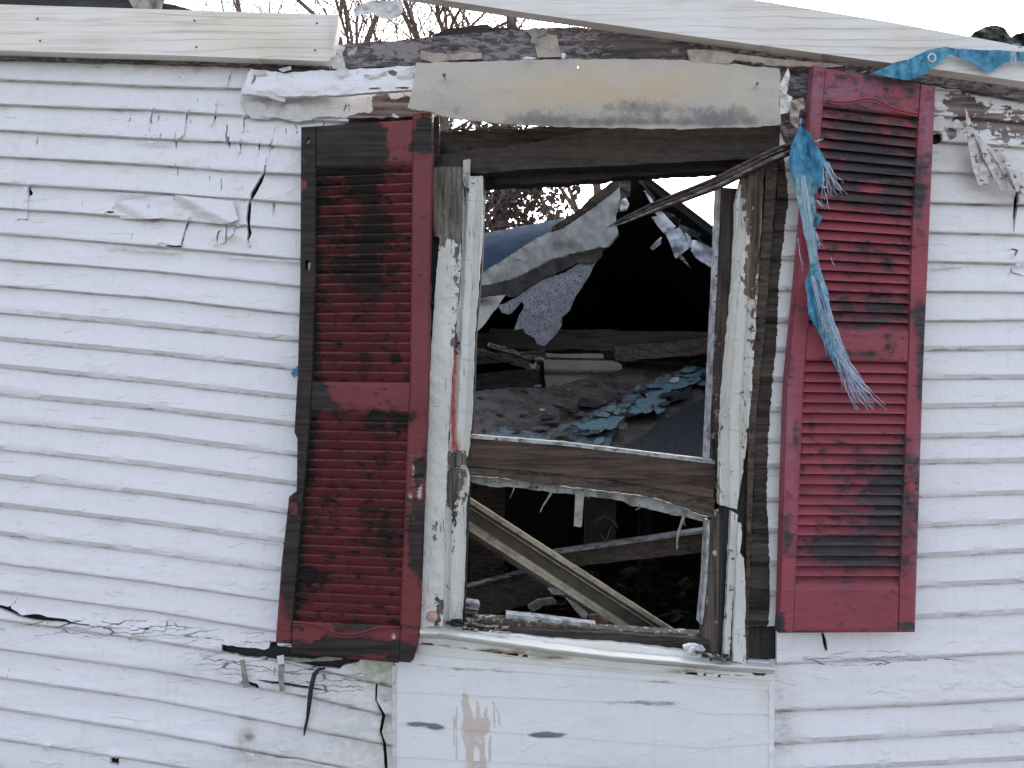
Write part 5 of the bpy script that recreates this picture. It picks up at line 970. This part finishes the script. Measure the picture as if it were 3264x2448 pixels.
for j in range(60):
    u = random.uniform(1500, 2260); v = random.uniform(1790, 2010); w, h_ = random.uniform(10, 55), random.uniform(4, 18); a = random.gauss(-.2, .35); c, s_ = math.cos(a), math.sin(a)
    q = [(u + c * w - s_ * h_, v + s_ * w + c * h_), (u + c * w * .4 + s_ * h_, v + s_ * w * .4 - c * h_ * 1.2), (u - c * w + s_ * h_, v - s_ * w - c * h_), (u - c * w - s_ * h_, v - s_ * w + c * h_)]
    sheet('fragment', rag(q, 3, 7, j), plane(random.uniform(.8, 1.5), u, v, .6, 1.2, .1, j, 30), .015, M[random.choice(['rubble', 'char', 'char_brown', 'rubble', 'sheathing_grey'])], rub, 6)
for (q, mt, y_) in ((C4([(1065, 1222), (1120, 1215), (1180, 1262), (1170, 1300), (1065, 1290)]), 'brick', .2), (C4([(930, 1120), (1000, 1165), (1062, 1215), (1050, 1240), (1020, 1232), (975, 1180)]), 'grey_paper', .34), (C4([(820, 1060), (870, 1065), (930, 1100), (850, 1095)]), 'grey_paper', .36), (C4([(700, 1170), (760, 1130), (850, 1120), (880, 1150), (800, 1160), (740, 1200)]), 'grey_paper', .5)):
    sheet('plaster_bit' if mt != 'brick' else 'brick', rag(q, 2, 7), plane(y_, 0, 0, 0, 0, .02, 2, 30), .02, M[mt], rub, 5)
sk = thing('splint_stack', 'small stack of pale split slats at the lower left of the opening', 'slats', P(1500, 1940, .05))
for j in range(5): dline(1470, 1918 + j * 8, 1530 - j * 2, 1928 + j * 7, 6, 6, .05, .06, ['whitestrip', 'char_grey', 'whitestrip', 'char_brown', 'char_grey'][j], 'slat', .04, sk, .001, s=j)
tag(tubes('wire', [[(*P(1900 + 66 * t + 6 * math.sin(t * 9), 1660 + 30 * t - 30 * math.sin(t * 3), .8), .0012) for t in np.linspace(0, 1, 20)], [(*P(1915 + 40 * t, 1700 + 22 * math.sin(t * 5), .8), .0012) for t in np.linspace(0, 1, 12)]], M['grey_paper'], None, 4), 'thin bent wire sticking up in the lower window opening', 'wire')

# ------------------------------------------------------------ trees behind
def tree(x, y, h, r, seed, label, leafy=False, lean=0., nb=5, dens=1., spread=1.):
    rs_ = random.Random(seed); root = thing('bare_tree' if not leafy else 'leafy_tree', label, 'tree', (x, y, 0), 'trees behind the house')
    big, small, tips = [], [], []
    def grow(p, d, L, r0, lev):
        n = 7; path = [(p.x, p.y, p.z, r0)]; q = p.copy(); dd = d.copy(); kids = []
        for i in range(n):
            dd = (dd + Vector((rs_.gauss(0, .12), rs_.gauss(0, .12), rs_.gauss(.03, .08)))).normalized(); q = q + dd * (L / n)
            rr = r0 * (1 - .62 * (i + 1) / n) if lev < 4 else r0 * (1 - .9 * (i + 1) / n); path.append((q.x, q.y, q.z, max(rr, .003)))
            if i > 0 or lev > 0: kids.append((q.copy(), dd.copy(), rr))
        (big if lev < 2 else small).append(path)
        if lev >= 4: tips.append(q.copy()); return
        cnt = [nb + 4, nb + 2, nb + 1, 5][lev]
        for k in range(cnt):
            c, cd, cr = kids[min(len(kids) - 1, int(len(kids) * (.25 + .75 * (k + rs_.random()) / cnt)))]
            ax = Vector((rs_.gauss(0, 1), rs_.gauss(0, 1), rs_.gauss(.25, .5))).normalized(); nd = (cd * .8 + ax * .75 * spread).normalized()
            grow(c, nd, L * rs_.uniform(.42, .66), max(cr * rs_.uniform(.4, .62), .0055), lev + 1)
    grow(Vector((x, y, 0)), Vector((lean, 0, 1)).normalized(), h, r, 0)
    tubes('trunk', big, M['bark'], root, 7); tubes('twigs', small, M['twig'], root, 3)
    if leafy:
        V, F = [], []
        for t in tips:
            if not (2.6 < t.z < 5.6): continue
            for k in range(6):
                c = t + Vector((rs_.gauss(0, .22), rs_.gauss(0, .22), rs_.gauss(0, .2))); a = Vector((rs_.gauss(0, 1), rs_.gauss(0, 1), rs_.gauss(0, 1))).normalized(); b = a.orthogonal().normalized(); s_ = rs_.uniform(.022, .05)
                n0 = len(V); V += [tuple(c + a * s_ * 1.4), tuple(c + b * s_), tuple(c - a * s_), tuple(c - b * s_)]; F.append((n0, n0 + 1, n0 + 2, n0 + 3))
        mk('crown', V, F, M['leaf'], root, None, False)
    return root
tree(-2.6, 10.5, 7.0, .17, 41, 'multi stemmed bare tree directly above the gap beside the left timber end', nb=5)
tree(-.9, 10.2, 7.4, .15, 52, 'thin bare tree just left of the black felt scrap on the fascia board', nb=5)
tree(-1.9, 9.5, 7.5, .22, 3, 'bare winter tree whose limbs show above the gap left of the slanting timber', nb=4)
tree(-4.2, 11, 8.0, .2, 8, 'bare winter tree showing over the upper left timber', nb=4)
tree(-.3, 12, 8.5, .2, 14, 'bare tree with brownish trunk rising behind the charred fascia board', nb=4)
tree(1.6, 13.5, 8, .16, 21, 'slender bare tree farther right, mostly hidden by the curved panel', nb=4)
tree(.15, 9.0, 2.9, .12, 33, 'tree with clinging dry brown leaves seen through the window opening', True, nb=4, spread=1.1)
for o in bpy.data.objects:
    if '_w' in o: del o['_w']
